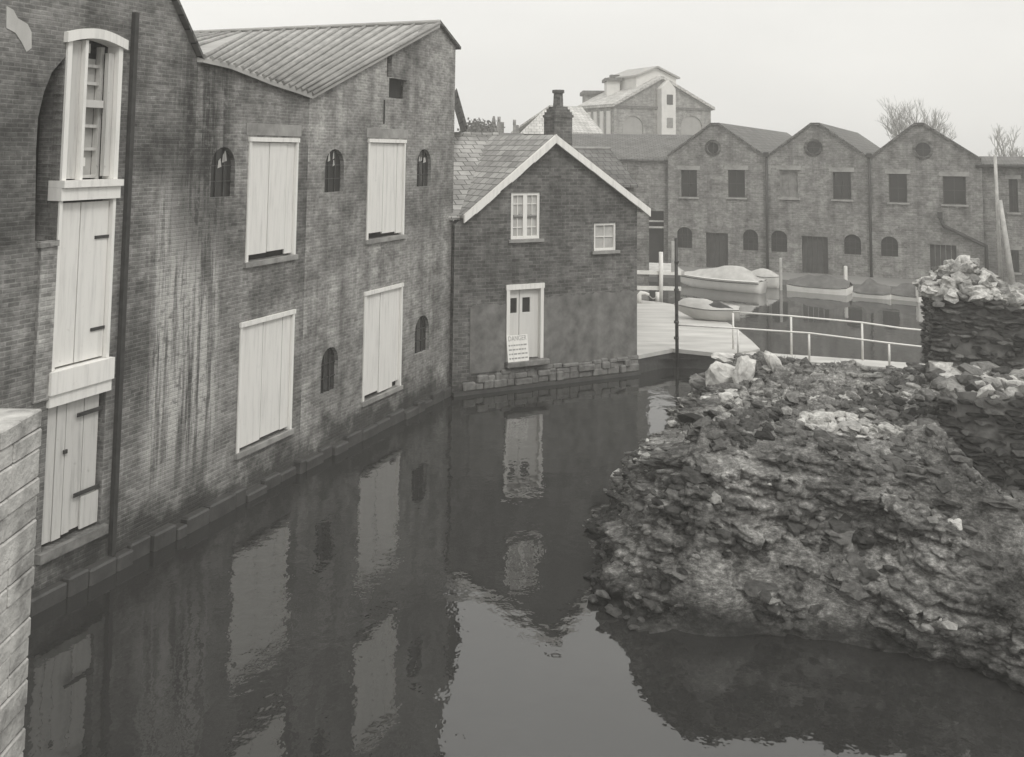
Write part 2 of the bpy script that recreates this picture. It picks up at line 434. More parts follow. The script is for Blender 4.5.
hts = [zz[5] + .02, zz[5] + (zz[6] - zz[5]) * .2, zz[5] + (zz[6] - zz[5]) * .36, zz[5] + (zz[6] - zz[5]) * .50, zz[5] + (zz[6] - zz[5]) * .66, zz[6] - .5]
for i, h in enumerate(hts): A.box(sash, sx0, sx1, -.3, -.22 + (.12 if i == 3 else 0), h, h + (.12 if i == 3 else .05))
A.box(sash, sx0 - .03, sx0 + .03, -.3, -.21, zz[5], zz[6] - .15)
A.box(sash, sx1, sx1 + .07, -.3, -.2, zz[5], zz[6] - .15)
sash.build('shelf_boards', M_oldwood, od)
pn = MB(); A.box(pn, sx0, sx1, -.36, -.31, zz[5] + .02, zz[6] - .35); pn.build('pane', M_paleglass, od)
for (a, b, c) in ((.05, .92, .055), (.02, .12, .05)):
    zb = zz[5] + (zz[6] - zz[5]) * b; bits = MB(); A.box(bits, sx0 + .03, sx0 + .34, -.305, -.29, zb - c * 1.4, zb + c * 1.4); bits.build('paper_scrap', M_frame, od)
rot = MB(); A.box(rot, sr - .22, sr - .1, -.13, -.05, zz[5] + .05, zz[6] - .25); rot.build('broken_leaf', M_oldwood, od)
# middle pair
md = MB()
for (a, b) in ((.06, .42), (.44, .94)): A.box(md, sl + w * a, sl + w * b, -.14, -.05, zz[3] + .03, zz[4] - .04)
o2 = md.build('loading_door', M_shut, nearA, 'closed pale double loading door above the lowest one')
fr = MB(); A.box(fr, sl, sl + w * .05, -.2, .03, zz[3], zz[4]); A.box(fr, sr - w * .05, sr, -.2, .03, zz[3], zz[4]); fr.build('frame', M_frame, o2)
for q in (.18, .75):
    hg = MB(); A.box(hg, sl + w * .7, sl + w * .95, -.05, -.03, zz[3] + (zz[4] - zz[3]) * q, zz[3] + (zz[4] - zz[3]) * q + .05); hg.build('hinge', M_iron, o2)
# lowest, battered boards
ld = MB(); sp = [0.02, .2, .36, .5, .68, .95]
for i in range(5): A.box(ld, sl + w * sp[i] + .008, sl + w * sp[i + 1] - .008, -.14, -.06 + random.uniform(-.015, .015), zz[0] + .05 + random.uniform(0, .1), zz[1] - .03)
A.box(ld, sl + w * .66, sl + w * .97, -.06, -.03, zz[0] + .06, zz[0] + .55)
o3 = ld.build('loading_door', M_oldwood, nearA, 'battered lowest loading door of flaking boards')
for q in (.28, .86):
    hg = MB(); A.box(hg, sl + w * .52, sl + w * .97, -.03, -.01, zz[0] + (zz[1] - zz[0]) * q, zz[0] + (zz[1] - zz[0]) * q + .06); hg.build('hinge', M_iron, o3)
hg = MB(); A.box(hg, sl + w * .32, sl + w * .38, -.045, -.02, zz[0] + 1.3, zz[0] + 1.36); hg.build('latch', M_iron, o3)
bm_ = MB()
A.box(bm_, sl - .06, sr + .06, -.2, .1, zz[2], zz[3] - .004); A.box(bm_, sl - .04, sr + .05, -.2, .06, zz[1], zz[2] - .006)
bm_.build('timber_beam', M_frame, nearA)
bm_ = MB(); dz = zz[4] - zz[5]
A.box(bm_, sl - .02, sr + .06, -.2, .12, zz[5] + dz * .35, zz[5] - .003); A.box(bm_, sl - .02, sr + .05, -.2, .07, zz[4] + .003, zz[5] + dz * .36)
bm_.build('timber_beam', M_frame, nearA)
st = MB(); A.box(st, sl - .1, sr + .08, -.4, .1, zz[0] - .14, zz[0] - .003); st.build('sill', M_stone, nearA)
sp_ = A.rect((125, 12, 545), (136, 12, 540)); dp = MB()
A.box(dp, sp_[0] - .12, sp_[0] - .03, .01, .09, .25, sp_[3]); dp.build('downpipe', M_iron, nearA)
rf = MB(); ov = .12
for (p, q) in ((apex, (A.L + .02, v1[1] - .02)), (apex, (eaveL[0] - .1, eaveL[1] - .05))):
    for k in (0,):
        rf.hexa([A.pt(p[0], ov, p[1] + .01), A.pt(q[0], ov, q[1] + .01), A.pt(q[0], -10, q[1] + .01), A.pt(p[0], -10, p[1] + .01),
                 A.pt(p[0], ov, p[1] + .09), A.pt(q[0], ov, q[1] + .09), A.pt(q[0], -10, q[1] + .09), A.pt(p[0], -10, p[1] + .09)])
rf.build('roof', M_tile, nearA)
def plinth(F, s0, s1, parent, seed):
    b = MB(); x = s0; random.seed(seed)
    while x < s1 - .2:
        w_ = random.uniform(.35, .8); F.box(b, x, min(x + w_ - .02, s1), -.1, random.uniform(.1, .2), -1.0, random.uniform(.12, .3)); x += w_
    b.build('footing', M_stone if False else M_foot, parent, bevel=.03)
M_foot = mat('wet footing stone', .055, .5, 3, .6, .5, 10, .4)
plinth(A, A.sz(-100, 700)[0], A.L - .02, nearA, 3)

# ================================================================== WAREHOUSE B + C with the metal roof
bc = thing('warehouse', Cc.pt(0, 0, 0), 'brick canal warehouse with sagging metal roof and white shuttered openings', 'warehouse')
eB = [B.sz(*p) for p in ((199, 60), (225, 66), (243, 73), (268, 83), (290, 90), (311, 96))]
eB[0] = (0, eB[0][1]); eB[-1] = (B.L, eB[-1][1])
sh_b1 = B.rect((247, 137, 262), (296, 140, 254)); sh_b2 = B.rect((238, 324, 450), (292, 311, 430))
aw_b = B.rect((211, 147, 198), (235, 147, 196))
aw_b = (aw_b[0], aw_b[1], aw_b[2], aw_b[3])
wb = MB(); B.wall(wb, [(0, -1.2), (B.L, -1.2)] + eB[::-1], [rc(sh_b1), rc(sh_b2), arch(aw_b)], .4, .12); wb.build('wall', M_brickB, bc)
shutter(B, sh_b1, bc); shutter(B, sh_b2, bc); arch_window(B, aw_b, bc)
lt = MB(); B.box(lt, sh_b1[0] - .1, sh_b1[2] + .12, -.05, .012, sh_b1[3] + .06, sh_b1[3] + .30); lt.build('lintel', M_lintel, bc)
pk = Cc.sz(437, 23); er = Cc.sz(458, 47); cl = (0, eB[-1][1])
er = (Cc.L, er[1])
sh_c1 = Cc.rect((367, 140, 240), (404, 140, 234)); sh_c2 = Cc.rect((363, 292, 403), (401, 285, 383))
awc = [Cc.rect((325, 149, 193), (344, 149, 191)), Cc.rect((417, 149, 187), (431, 149, 186)), Cc.rect((321, 348, 394), (338, 347, 390)), Cc.rect((415, 316, 354), (429, 315, 351))]
sq = Cc.rect((389, 79, 99), (407, 79, 98)); slot = Cc.rect((387, 53, 77), (392, 52, 77))
wb = MB(); Cc.wall(wb, [(0, -1.2), (Cc.L, -1.2), er, pk, cl], [rc(sh_c1), rc(sh_c2), rc(sq), rc(slot)] + [arch(a) for a in awc], .4, .12)
wb.build('wall', M_brickC, bc)
shutter(Cc, sh_c1, bc); shutter(Cc, sh_c2, bc)
for i, a in enumerate(awc): arch_window(Cc, a, bc, bits=i < 2)
for r in (sq, slot):
    b = MB(); Cc.box(b, r[0] - .03, r[2] + .03, -.26, -.2, r[1] - .03, r[3] + .03); b.build('vent_opening', M_dark, bc)
lt = MB(); Cc.box(lt, sh_c1[0] - .08, sh_c1[2] + .15, -.05, .012, sh_c1[3] + .05, sh_c1[3] + .28); lt.build('lintel', M_lintel, bc)
cb = MB(); a = Cc.sz(384, 100); b2 = Cc.sz(380, 240); Cc.box(cb, a[0] - .015, a[0] + .015, .003, .03, sh_c1[3] + .4, a[1]); cb.build('cable', M_iron, bc)
plinth(B, 0, B.L, bc, 5); plinth(Cc, 0, Cc.L, bc, 6)
# warped roof : rolls run from the oblique eave up to the ridge
Rp = Cc.pt(pk[0], .1, pk[1] - .02)
def ridge_pt(u, v):   # on the vertical plane through the ridge
    dr = ray(u, v); nn = Cc.t; k = (xy(Rp) - xy(CAM)).dot(nn) / xy(dr).dot(nn); return CAM + dr * k
R1 = ridge_pt(252, 24); R1.z = Rp.z
rd = (R1 - Rp)
E = []
for i, (s_, z_) in enumerate(eB[::-1]): E.append(B.pt(s_, .12, z_ + .04))
E[0] = Cc.pt(-.05, .1, eB[-1][1] + .03)
cum = [0]
for i in range(1, len(E)): cum.append(cum[-1] + (E[i] - E[i - 1]).length)
def eave(t):   # t 0..1 right to left, beyond 1 runs on behind the near gable
    x = t * cum[-1]
    if t > 1: return E[-1] + (B.pt(0, .1, 0) - B.pt(1, .1, 0)) * ((t - 1) * cum[-1]) - B.n3 * (.45 + 2.5 * (t - 1)) + Vector((0, 0, .5)) * (t - 1)
    for i in range(1, len(E)):
        if x <= cum[i] + 1e-6:
            k = (x - cum[i - 1]) / (cum[i] - cum[i - 1]); return E[i - 1].lerp(E[i], k)
    return E[-1].copy()
def roofpt(t, k): return eave(t).lerp(Rp + rd * t, k)
rs = MB(); NT_, NK = 36, 6; TM = 1.5
for i in range(NT_):
    for j in range(NK):
        t0, t1 = TM * i / NT_, TM * (i + 1) / NT_; k0, k1 = j / NK, (j + 1) / NK
        rs.face([roofpt(t0, k0), roofpt(t0, k1), roofpt(t1, k1), roofpt(t1, k0)])
for i in range(NT_ * 1):       # eave edge thickness
    t0, t1 = TM * i / NT_, TM * (i + 1) / NT_
    dn = Vector((0, 0, -.09)); rs.face([roofpt(t0, 0), roofpt(t1, 0), roofpt(t1, 0) + dn, roofpt(t0, 0) + dn])
for j in range(NK):
    dn = Vector((0, 0, -.1)); rs.face([roofpt(0, j / NK), roofpt(0, j / NK) + dn, roofpt(0, (j + 1) / NK) + dn, roofpt(0, (j + 1) / NK)])
ro = rs.build('roof', M_metalroof, bc)
rl = MB()
for i in range(0, 25):
    t = TM * i / 24 if i else .004
    pts = [roofpt(t, k / 6) + Vector((0, 0, .012 + random.uniform(-.012, .012))) for k in range(7)]
    rl.tube(pts, .05, 5)
rl.build('roof_rolls', mat('roof roll metal', .24, .35, 2, .8, .1), ro)
rg = MB(); rg.tube([Rp + rd * (q / 8) * 1.55 + Vector((0, 0, .05)) for q in range(9)], .06, 6); rg.build('ridge_cap', M_metalroof, ro)
r2 = MB(); bk = -Cc.n3 * 9
p0 = Rp + Vector((0, 0, .03)); p1 = Cc.pt(er[0] + .12, .12, er[1] - .08)
r2.hexa([p0, p1, p1 + bk, p0 + bk] + [q + Vector((0, 0, .08)) for q in (p0, p1, p1 + bk, p0 + bk)]); r2.build('roof_slope', M_tile, bc)
bw = MB(); q0 = Cc.pt(Cc.L, -.41, -1); q1 = Cc.pt(Cc.L, -9, -1); up_ = Vector((0, 0, er[1] + .9))
bw.hexa([q0, q1, q1 - Cc.t3 * .3, q0 - Cc.t3 * .3] + [q + up_ for q in (q0, q1, q1 - Cc.t3 * .3, q0 - Cc.t3 * .3)]); bw.build('side_wall', M_brickC, bc)
# low lean-to roof just behind the tall gable
ll = MB(); a = atY(455, 92, 30.5); b = atY(466, 131, 30.5)
ll.hexa([a, b, b + Vector((-.3, 3, 0)), a + Vector((-.3, 3, 0))] + [q + Vector((.05, 0, .12)) for q in (a, b, b + Vector((-.3, 3, 0)), a + Vector((-.3, 3, 0)))])
ll.build('lean_to_roof', M_tile, bc)

# ================================================================== COTTAGE
ct = thing('cottage', K.pt(K.L / 2, 0, 0), 'small dark brick canal cottage with white bargeboards and pale double doors', 'cottage')
ap = K.sz(553, 141); le = K.sz(462, 219); re_ = K.sz(645, 213)
le = (max(le[0], .05), le[1]); eL = (le[0], le[1] - .05)
kd = K.rect((506, 285, 361), (543, 284, 358)); kw1 = K.rect((511, 193, 240), (540, 192, 238)); kw2 = K.rect((594, 223, 251), (616, 223, 250))
kL = K.L
slopeL = (ap[1] - le[1]) / (ap[0] - le[0]); slopeR = (ap[1] - re_[1]) / (re_[0] - ap[0])
wl = [(0, -1.2), (kL, -1.2), (kL, ap[1] - slopeR * (kL - ap[0])), ap, (0, ap[1] - slopeL * ap[0])]
wb = MB(); K.wall(wb, wl, [rc(kd), rc(kw1), rc(kw2)], .35, .2)
for (s_, zt) in ((kL, wl[2][1]),):
    wb.hexa([K.pt(s_ - .3, -.352, -1.2), K.pt(s_, -.352, -1.2), K.pt(s_, -7, -1.2), K.pt(s_ - .3, -7, -1.2),
             K.pt(s_ - .3, -.352, zt), K.pt(s_, -.352, zt), K.pt(s_, -7, zt), K.pt(s_ - .3, -7, zt)])
wb.build('wall', M_brickK, ct)
def barge(p, q, name, lab=None, wob=.0):
    b = MB(); n = 8
    for i in range(n):
        a_ = [p[j] + (q[j] - p[j]) * i / n for j in (0, 1)]; c_ = [p[j] + (q[j] - p[j]) * (i + 1) / n for j in (0, 1)]
        o1, o2 = random.uniform(-wob, wob), random.uniform(-wob, wob)
        K.slab(b, [(a_[0], a_[1] - .12 + o1), (c_[0], c_[1] - .12 + o2), (c_[0], c_[1] + .12), (a_[0], a_[1] + .12)], .2, .12)
    return b.build(name, M_frame, ct, lab)
barge((ap[0] + .02, ap[1] + .08), (le[0] - .02, le[1] + .0), 'bargeboard', 'left bargeboard, chipped along its edges', .035)
barge((ap[0] - .02, ap[1] + .08), (re_[0] + .08, re_[1] + .02), 'bargeboard', None, .01)
dep = 4.2
rf = MB()
def slope4(p, q, d0, d1, th=.09):
    rf.hexa([K.pt(p[0], d0, p[1]), K.pt(q[0], d0, q[1]), K.pt(q[0], d1, q[1]), K.pt(p[0], d1, p[1]),
             K.pt(p[0], d0, p[1] + th), K.pt(q[0], d0, q[1] + th), K.pt(q[0], d1, q[1] + th), K.pt(p[0], d1, p[1] + th)])
slope4((ap[0], ap[1] + .1), (le[0] - .05, le[1] + .02), .12, -dep); slope4((ap[0], ap[1] + .1), (re_[0] + .1, re_[1] + .0), .12, -dep)
zr = ap[1] + .12
e0, e1 = -2.2, ap[0] + .35
ez = le[1] - .02
rf.hexa([K.pt(e0, -.05, ez), K.pt(ap[0], -.05, ez), K.pt(ap[0], -dep, zr), K.pt(e0, -dep, zr),
         K.pt(e0, -.05, ez + .09), K.pt(ap[0], -.05, ez + .09), K.pt(ap[0], -dep, zr + .09), K.pt(e0, -dep, zr + .09)])
rf.hexa([K.pt(e0, -dep, zr), K.pt(e1, -dep, zr), K.pt(e1, -dep * 2, ez), K.pt(e0, -dep * 2, ez),
         K.pt(e0, -dep, zr + .09), K.pt(e1, -dep, zr + .09), K.pt(e1, -dep * 2, ez + .09), K.pt(e0, -dep * 2, ez + .09)])
roof = rf.build('roof', M_slate, ct)
rg = MB(); rg.tube([K.pt(e0 + (e1 - e0) * i / 10, -dep, zr + .1 + random.uniform(-.02, .02)) for i in range(11)], .1, 6); rg.build('ridge_tiles', M_slate, roof)
# chimney
cx = xy(atY(558, 130, 33)); ch = MB()
zt = atY(558, 107, 33).z; zb = 6.0
cc = Vector((cx.x, cx.y, 0))
ch.box(cc + Vector((0, 0, (zb + zt - .35) / 2)), (.68, .68, zt - .35 - zb), K.t3, -K.n3)
for i, wq in enumerate((.74, .66, .56, .46)): ch.box(cc + Vector((0, 0, zt - .35 + .045 + .09 * i)), (wq, wq, .088), K.t3, -K.n3)
chm = ch.build('chimney', M_brickK, roof)
cp = MB(); zp = atY(558, 90, 33).z
cp.tube([cc + Vector((0, 0, zt)), cc + Vector((0, 0, zp - .12)), cc + Vector((0, 0, zp - .1)), cc + Vector((0, 0, zp))], [.17, .15, .2, .2], 10, False); cp.build('chimney_pot', M_brickK, ct)
# door
fr = MB(); s0, z0, s1, z1 = kd
K.box(fr, s0, s0 + .1, -.2, .04, z0, z1 - .13); K.box(fr, s1 - .1, s1, -.2, .04, z0, z1 - .13); K.box(fr, s0 - .02, s1 + .02, -.2, .05, z1 - .128, z1 + .02)
for q, (a_, b_) in enumerate(((0.0, .36), (.37, .8))):
    w_ = s1 - s0 - .2; lf = MB(); x0, x1 = s0 + .1 + w_ * (a_ + .01), s0 + .1 + w_ * b_
    gz = (z0 + (z1 - z0) * .62, z0 + (z1 - z0) * .82); g0, g1 = x0 + (x1 - x0) * .22, x0 + (x1 - x0) * .82
    K.wall(lf, [(x0, z0 + .03), (x1, z0 + .03), (x1, z1 - .15), (x0, z1 - .15)], [[(g0, gz[0]), (g1, gz[0]), (g1, gz[1]), (g0, gz[1])]], .05, .04)
    # push the leaf back into its frame
    for i in range(len(lf.v)): lf.v[i] = lf.v[i] - K.n3 * .1
    o = lf.build('door', M_door, ct)
    g = MB(); K.box(g, g0 - .02, g1 + .02, -.16, -.142, gz[0] - .02, gz[1] + .02); g.build('pane', M_glass, o)
    if q == 0: fr.build('frame', M_frame, o)
jm = MB(); K.box(jm, s0 + .1 + w_ * .8 + .01, s1 - .1, -.2, -.12, z0 + .02, z1 - .14); jm.build('door_side_panel', M_door, ct)
bk = MB(); K.box(bk, s0, s1, -.3, -.21, z0, z1); bk.build('door_backing', M_dark, ct)
stp = MB(); K.box(stp, s0 - .05, s1 + .12, -.2, .22, z0 - .16, z0 - .003); stp.build('doorstep', M_stone, ct, bevel=.02)
def casement(F, r, parent, cols, rows, leaves=1, fw=.06, sill=True, pane=None, d=-.06, frame=None, bar=.022):
    s0, z0, s1, z1 = r
    p = MB(); F.box(p, s0 + .01, s1 - .01, d - .06, d - .03, z0 + .01, z1 - .01); o = p.build('window', pane or M_dustglass, parent)
    f = MB()
    F.box(f, s0, s0 + fw, d - .07, d + .03, z0, z1); F.box(f, s1 - fw, s1, d - .07, d + .03, z0, z1)
    F.box(f, s0 + fw, s1 - fw, d - .07, d + .028, z1 - fw, z1); F.box(f, s0 + fw, s1 - fw, d - .07, d + .028, z0, z0 + fw)
    for k in range(1, leaves):
        x = s0 + (s1 - s0) * k / leaves; F.box(f, x - fw * .8, x + fw * .8, d - .07, d + .027, z0 + fw, z1 - fw)
    n = cols * leaves
    for k in range(1, n):
        if k % cols == 0: continue
        x = s0 + (s1 - s0) * k / n; F.box(f, x - bar / 2, x + bar / 2, d - .03, d + .005, z0 + fw, z1 - fw)
    for k in range(1, rows):
        z = z0 + (z1 - z0) * k / rows; F.box(f, s0 + fw, s1 - fw, d - .03, d + .003, z - bar / 2, z + bar / 2)
    f.build('frame', frame or M_frame, o)
    if sill:
        q = MB(); F.box(q, s0 - .1, s1 + .1, -.1, .09, z0 - .09, z0 - .003); q.build('sill', M_lintel, o)
    return o
casement(K, kw1, ct, 2, 4, 2, .085, True, M_paleglass); casement(K, kw2, ct, 2, 2, 1, .07, True, M_paleglass)
# cement render on the lower wall
cr = MB(); zr0 = .55
r_ = K.sz(470, 303); r2_ = K.sz(638, 295)
edge = []; nn = 26
for i in range(nn + 1):
    s_ = kd[2] + .01 + (kL - kd[2] - .03) * i / nn; edge.append((s_, r_[1] + .02 + random.uniform(-.05, .05)))
K.slab(cr, [(kL - .02, zr0), (kd[2] + .01, zr0)][::1] + edge, .018, -.01)
edge = [(K.sz(470, 320)[0] + (kd[0] - .02 - K.sz(470, 320)[0]) * i / 8, r_[1] - .1 + random.uniform(-.05, .05)) for i in range(9)]
K.slab(cr, [(kd[0] - .02, zr0), (edge[0][0], zr0)] + edge, .016, -.01)
cr.build('cement_render', M_render, ct)
ft = MB(); random.seed(12)
for zc, hc, x in ((.1, .2, .3), (.28, .18, .75), (.44, .1, 1.5)):
    while x < kL - .1:
        w_ = random.uniform(.2, .6); h_ = hc + random.uniform(-.03, .06); K.box(ft, x, min(x + w_ - .008, kL + .04), -.1, random.uniform(.05, .16) - zc * .08, zc, zc + h_); x += w_
ft.build('footing', M_stone, ct, bevel=.03)
fd = MB(); K.box(fd, 0, kL + .06, -.1, .12, -1, .098); fd.build('wet_footing', M_foot, ct)

# sign board leaning on the left door leaf
sg = thing('sign_board', K.pt(kd[0] + .3, .1, kd[1]), 'white lettered notice board leaning against the pale cottage doors', 'sign')
sb = K.rect((507, 337, 364), (528, 334, 361), .1); bd = MB()
M_letter = mat('sign lettering', .3, .3, 20)
def lean(q, z): return K.pt(q, .16 - (z - sb[1]) / (sb[3] - sb[1]) * .12, z)
def lslab(mb, a0, z0, a1, z1, off, th):
    c = [lean(a0, z0), lean(a1, z0), lean(a1, z1), lean(a0, z1)]
    mb.hexa([q + K.n3 * off for q in c][::1][:4] + [q + K.n3 * (off + th) for q in c])
lslab(bd, sb[0], kd[1] + .002, sb[2], sb[3], 0, .02); bd.build('board', M_frame, sg)
random.seed(4); hgt = sb[3] - kd[1]
for ln in range(4):
    z = kd[1] + hgt * (.60 - ln * .165); x = sb[0] + .05; tx = MB()
    while x < sb[2] - .08:
        w_ = random.uniform(.04, .11); lslab(tx, x, z, min(x + w_, sb[2] - .04), z + hgt * .055, .0215, .002); x += w_ + .025
    tx.build('lettering_line', M_letter, sg)
fc = bpy.data.curves.new('heading', 'FONT'); fc.body = 'DANGER'; fc.size = .19; fc.extrude = .001; fc.align_x = 'CENTER'
to = bpy.data.objects.new('heading_tmp', fc); COL.objects.link(to)
dg = bpy.context.evaluated_depsgraph_get(); me = bpy.data.meshes.new_from_object(to.evaluated_get(dg)); bpy.data.objects.remove(to)
hd = MB(); sx = (sb[2] - sb[0] - .1) / max(1e-3, max(v.co.x for v in me.vertices) - min(v.co.x for v in me.vertices)); mid = (sb[0] + sb[2]) / 2
zq = kd[1] + hgt * .80
hd.mesh([lean(mid + v.co.x * sx, zq + v.co.y) + K.n3 * (.0225 + v.co.z) for v in me.vertices], [tuple(p.vertices) for p in me.polygons])
hd.build('heading', bpy.data.materials['sign lettering'], sg)

# ================================================================== OUTBUILDING behind the cottage
ob = thing('outbuilding', atY(612, 200, 38) * 1, 'small dark tiled outbuilding peeping over the right slope of the cottage roof', 'outbuilding')
ob_f = Facade(xy(atY(578, 200, 37.5)), xy(atY(634, 200, 38.5))); z_e = atY(605, 186, 38).z; z_r = atY(605, 151, 40).z; L_ = ob_f.L
w_ = MB(); ow = ob_f.rect((619, 187, 197), (629, 187, 197))
ob_f.wall(w_, [(0, .5), (L_, .5), (L_, z_e), (0, z_e)], [rc(ow)], .3, .2)
fE = Facade(ob_f.b, ob_f.b - ob_f.n * 4.0)
fE.wall(w_, [(.302, .5), (4, .5), (4, z_e), (2, z_r), (.302, z_e + .2)], [], .3)
w_.build('wall', M_brickW, ob)
g = MB(); ob_f.box(g, ow[0], ow[2], -.28, -.2, ow[1], ow[3]); g.build('window', M_dark, ob)
r_b = MB()
for (d0, d1) in ((.15, -2), (-4.15, -2)):
    r_b.hexa([ob_f.pt(-.2, d0, z_e - .05), ob_f.pt(L_ + .1, d0, z_e - .05), ob_f.pt(L_ + .1, d1, z_r), ob_f.pt(-.2, d1, z_r),
              ob_f.pt(-.2, d0, z_e + .04), ob_f.pt(L_ + .1, d0, z_e + .04), ob_f.pt(L_ + .1, d1, z_r + .09), ob_f.pt(-.2, d1, z_r + .09)])
ro = r_b.build('roof', M_tile, ob)
rg = MB(); rg.tube([ob_f.pt(-.2, -2, z_r + .1), ob_f.pt(L_ + .1, -2, z_r + .1)], .08, 6); rg.build('ridge_tiles', M_lintel, ro)
# curved-shoulder wall beside it
sw = Facade(xy(atY(628, 200, 43)), xy(atY(649, 200, 43))); q = MB(); zt_ = atY(638, 166, 43).z
pts = [(0, .5), (sw.L, .5)] + [(sw.L * .45 + sw.L * .55 * math.cos(a), zt_ - 1.3 + 1.3 * math.sin(a)) for a in [math.pi / 2 * i / 8 for i in range(9)]] + [(0, zt_ + .1)]
sw.slab(q, pts, 0, -.4); q.build('yard_wall', M_brickW, None, 'tall brick yard wall with one rounded shoulder beside the far warehouses', 'wall')

# ================================================================== FAR WAREHOUSES
QZ = .55
Fl = xy(atZ(668, 265.5, QZ)); Fr = xy(atZ(985, 283.5, QZ)); Fa = Facade(Fl, Fr)
def wx(u, v): return Fa.sz(u, v)
units = [
 dict(l=(666, 160), pk=(715, 126), r=(767, 157), lab='far brick warehouse unit with a dark doorway behind the white boat', round=(713, 148, 6),
      win=[((681, 170, 197), (697, 170, 197), 0), ((728, 170, 197), (745, 170, 198), 0)],
      low=[((677, 227, 248), (692, 227, 248)), ((743, 229, 250), (758, 230, 251))], door=((706, 233, 267), (728, 233, 268)), pipe=0),
 dict(l=(767, 157), pk=(815, 124), r=(870, 158), lab='far brick warehouse unit with one pale boarded upper window', round=(813, 147.5, 6.5),
      win=[((780, 170, 198), (798, 170, 198), 1), ((833, 172, 199), (851, 172, 200), 0)],
      low=[((771, 230, 252), (787, 231, 252)), ((844, 234, 254), (861, 235, 255))], door=((802, 236, 270), (828, 237, 272)), pipe=1),
 dict(l=(870, 158), pk=(919, 126), r=(985, 165), lab='far brick warehouse unit with a slanting black pipe over its wide doorway', round=(923, 149.5, 7),
      win=[((889, 174, 202), (907, 174, 203), 0), ((943, 176, 204), (966, 177, 205), 0)],
      low=[((881, 236, 256), (898, 237, 257))], door=((930, 244, 279), (957, 246, 281)), pipe=1)]
zv = (wx(767, 157)[1] + wx(870, 158)[1]) / 2; zp = sum(wx(*u['pk'])[1] for u in units) / 3
for ui, u in enumerate(units):
    root = thing('warehouse_unit', Fa.pt((wx(*u['l'])[0] + wx(*u['r'])[0]) / 2, 0, QZ), u['lab'], 'warehouse', 'row of gabled warehouses beyond the basin')
    s0 = wx(u['l'][0], 200)[0]; s1 = wx(u['r'][0], 200)[0]
    if ui == 0: s0 = 0
    if ui == 2: s1 = Fa.L
    sp = (wx(*u['pk'])[0]); g = .004
    outer = [(s0 + g, QZ - .3), (s1 - g, QZ - .3), (s1 - g, zv), (sp + .25, zp), (sp - .25, zp), (s0 + g, zv)]
    rw = [Fa.rect(a, b) for a, b, _ in u['win']]; rl_ = [Fa.rect(*a) for a in u['low']]; rd_ = Fa.rect(*u['door'])
    rd_ = (rd_[0], QZ + .02, rd_[2], rd_[3]); rs_ = wx(u['round'][0], u['round'][1]); rr = u['round'][2] * .052
    mb = MB(); Fa.wall(mb, outer, [rc(r) for r in rw] + [arch(r, .35) for r in rl_] + [rc(rd_), circ(rs_[0], rs_[1], rr)], .35, .2)
    mb.build('wall', M_brickW, root)
    for r, (_, _, pale) in zip(rw, u['win']):
        o = casement(Fa, r, root, 2, 2, 1, .05, True, M_dustglass if pale else M_glass, -.14, M_iron if not pale else M_lintel)
        l_ = MB(); Fa.box(l_, r[0] - .18, r[2] + .18, -.05, .03, r[3] + .01, r[3] + .24); l_.build('lintel', M_stonep if 'M_stonep' in globals() else M_lintel, o)
    for r in rl_: arch_window(Fa, r, root, .35, False, M_dark)
    d = MB(); n_ = 5
    for k in range(n_):
        x0 = rd_[0] + (rd_[2] - rd_[0]) * k / n_; x1 = rd_[0] + (rd_[2] - rd_[0]) * (k + 1) / n_
        Fa.box(d, x0 + .008, x1 - .008, -.2, -.14 + .01 * (k % 2), rd_[1], rd_[3])
    o = d.build('door', mat('dark door', .06, .3, 3), root)
    l_ = MB(); Fa.box(l_, rd_[0] - .15, rd_[2] + .15, -.05, .02, rd_[3] + .01, rd_[3] + .2); l_.build('lintel', M_stone, o)
    ro_ = MB(); n2 = 20
    for i in range(n2):
        a0, a1 = 2 * math.pi * i / n2, 2 * math.pi * (i + 1) / n2; r0, r1 = rr + .004, rr + .14
        pt = lambda a, r: (rs_[0] + r * math.cos(a), rs_[1] + r * math.sin(a))
        Fa.slab(ro_, [pt(a0, r0), pt(a0, r1), pt(a1, r1), pt(a1, r0)], .03, -.1)
    o = ro_.build('round_window', M_brickR, root)
    pn = MB(); Fa.slab(pn, circ(rs_[0], rs_[1], rr + .02), -.12, -.2); pn.build('pane', M_glass, o)
    br = MB(); Fa.box(br, rs_[0] - rr, rs_[0] + rr, -.115, -.09, rs_[1] - .015, rs_[1] + .015); Fa.box(br, rs_[0] - .015, rs_[0] + .015, -.116, -.091, rs_[1] - rr, rs_[1] + rr); br.build('glazing_bars', M_iron, o)
    if u['pipe']:
        p = MB(); p.tube([Fa.pt(s0, .08, QZ), Fa.pt(s0, .08, zv + .05)], .07, 8)
        Fa.box(p, s0 - .14, s0 + .14, .02, .2, zv + .02, zv + .25); p.build('downpipe', M_iron, root)
    rf = MB()
    for (p, q) in (((sp + .22, zp + .02), (s1, zv - .05)), ((sp - .22, zp + .02), (s0, zv - .05)), ((sp - .22, zp + .022), (sp + .22, zp + .022))):
        rf.hexa([Fa.pt(p[0], .1, p[1]), Fa.pt(q[0], .1, q[1]), Fa.pt(q[0], -26, q[1]), Fa.pt(p[0], -26, p[1]),
                 Fa.pt(p[0], .1, p[1] + .12), Fa.pt(q[0], .1, q[1] + .12), Fa.pt(q[0], -26, q[1] + .12), Fa.pt(p[0], -26, p[1] + .12)])
    rf.build('roof', M_tile, root)
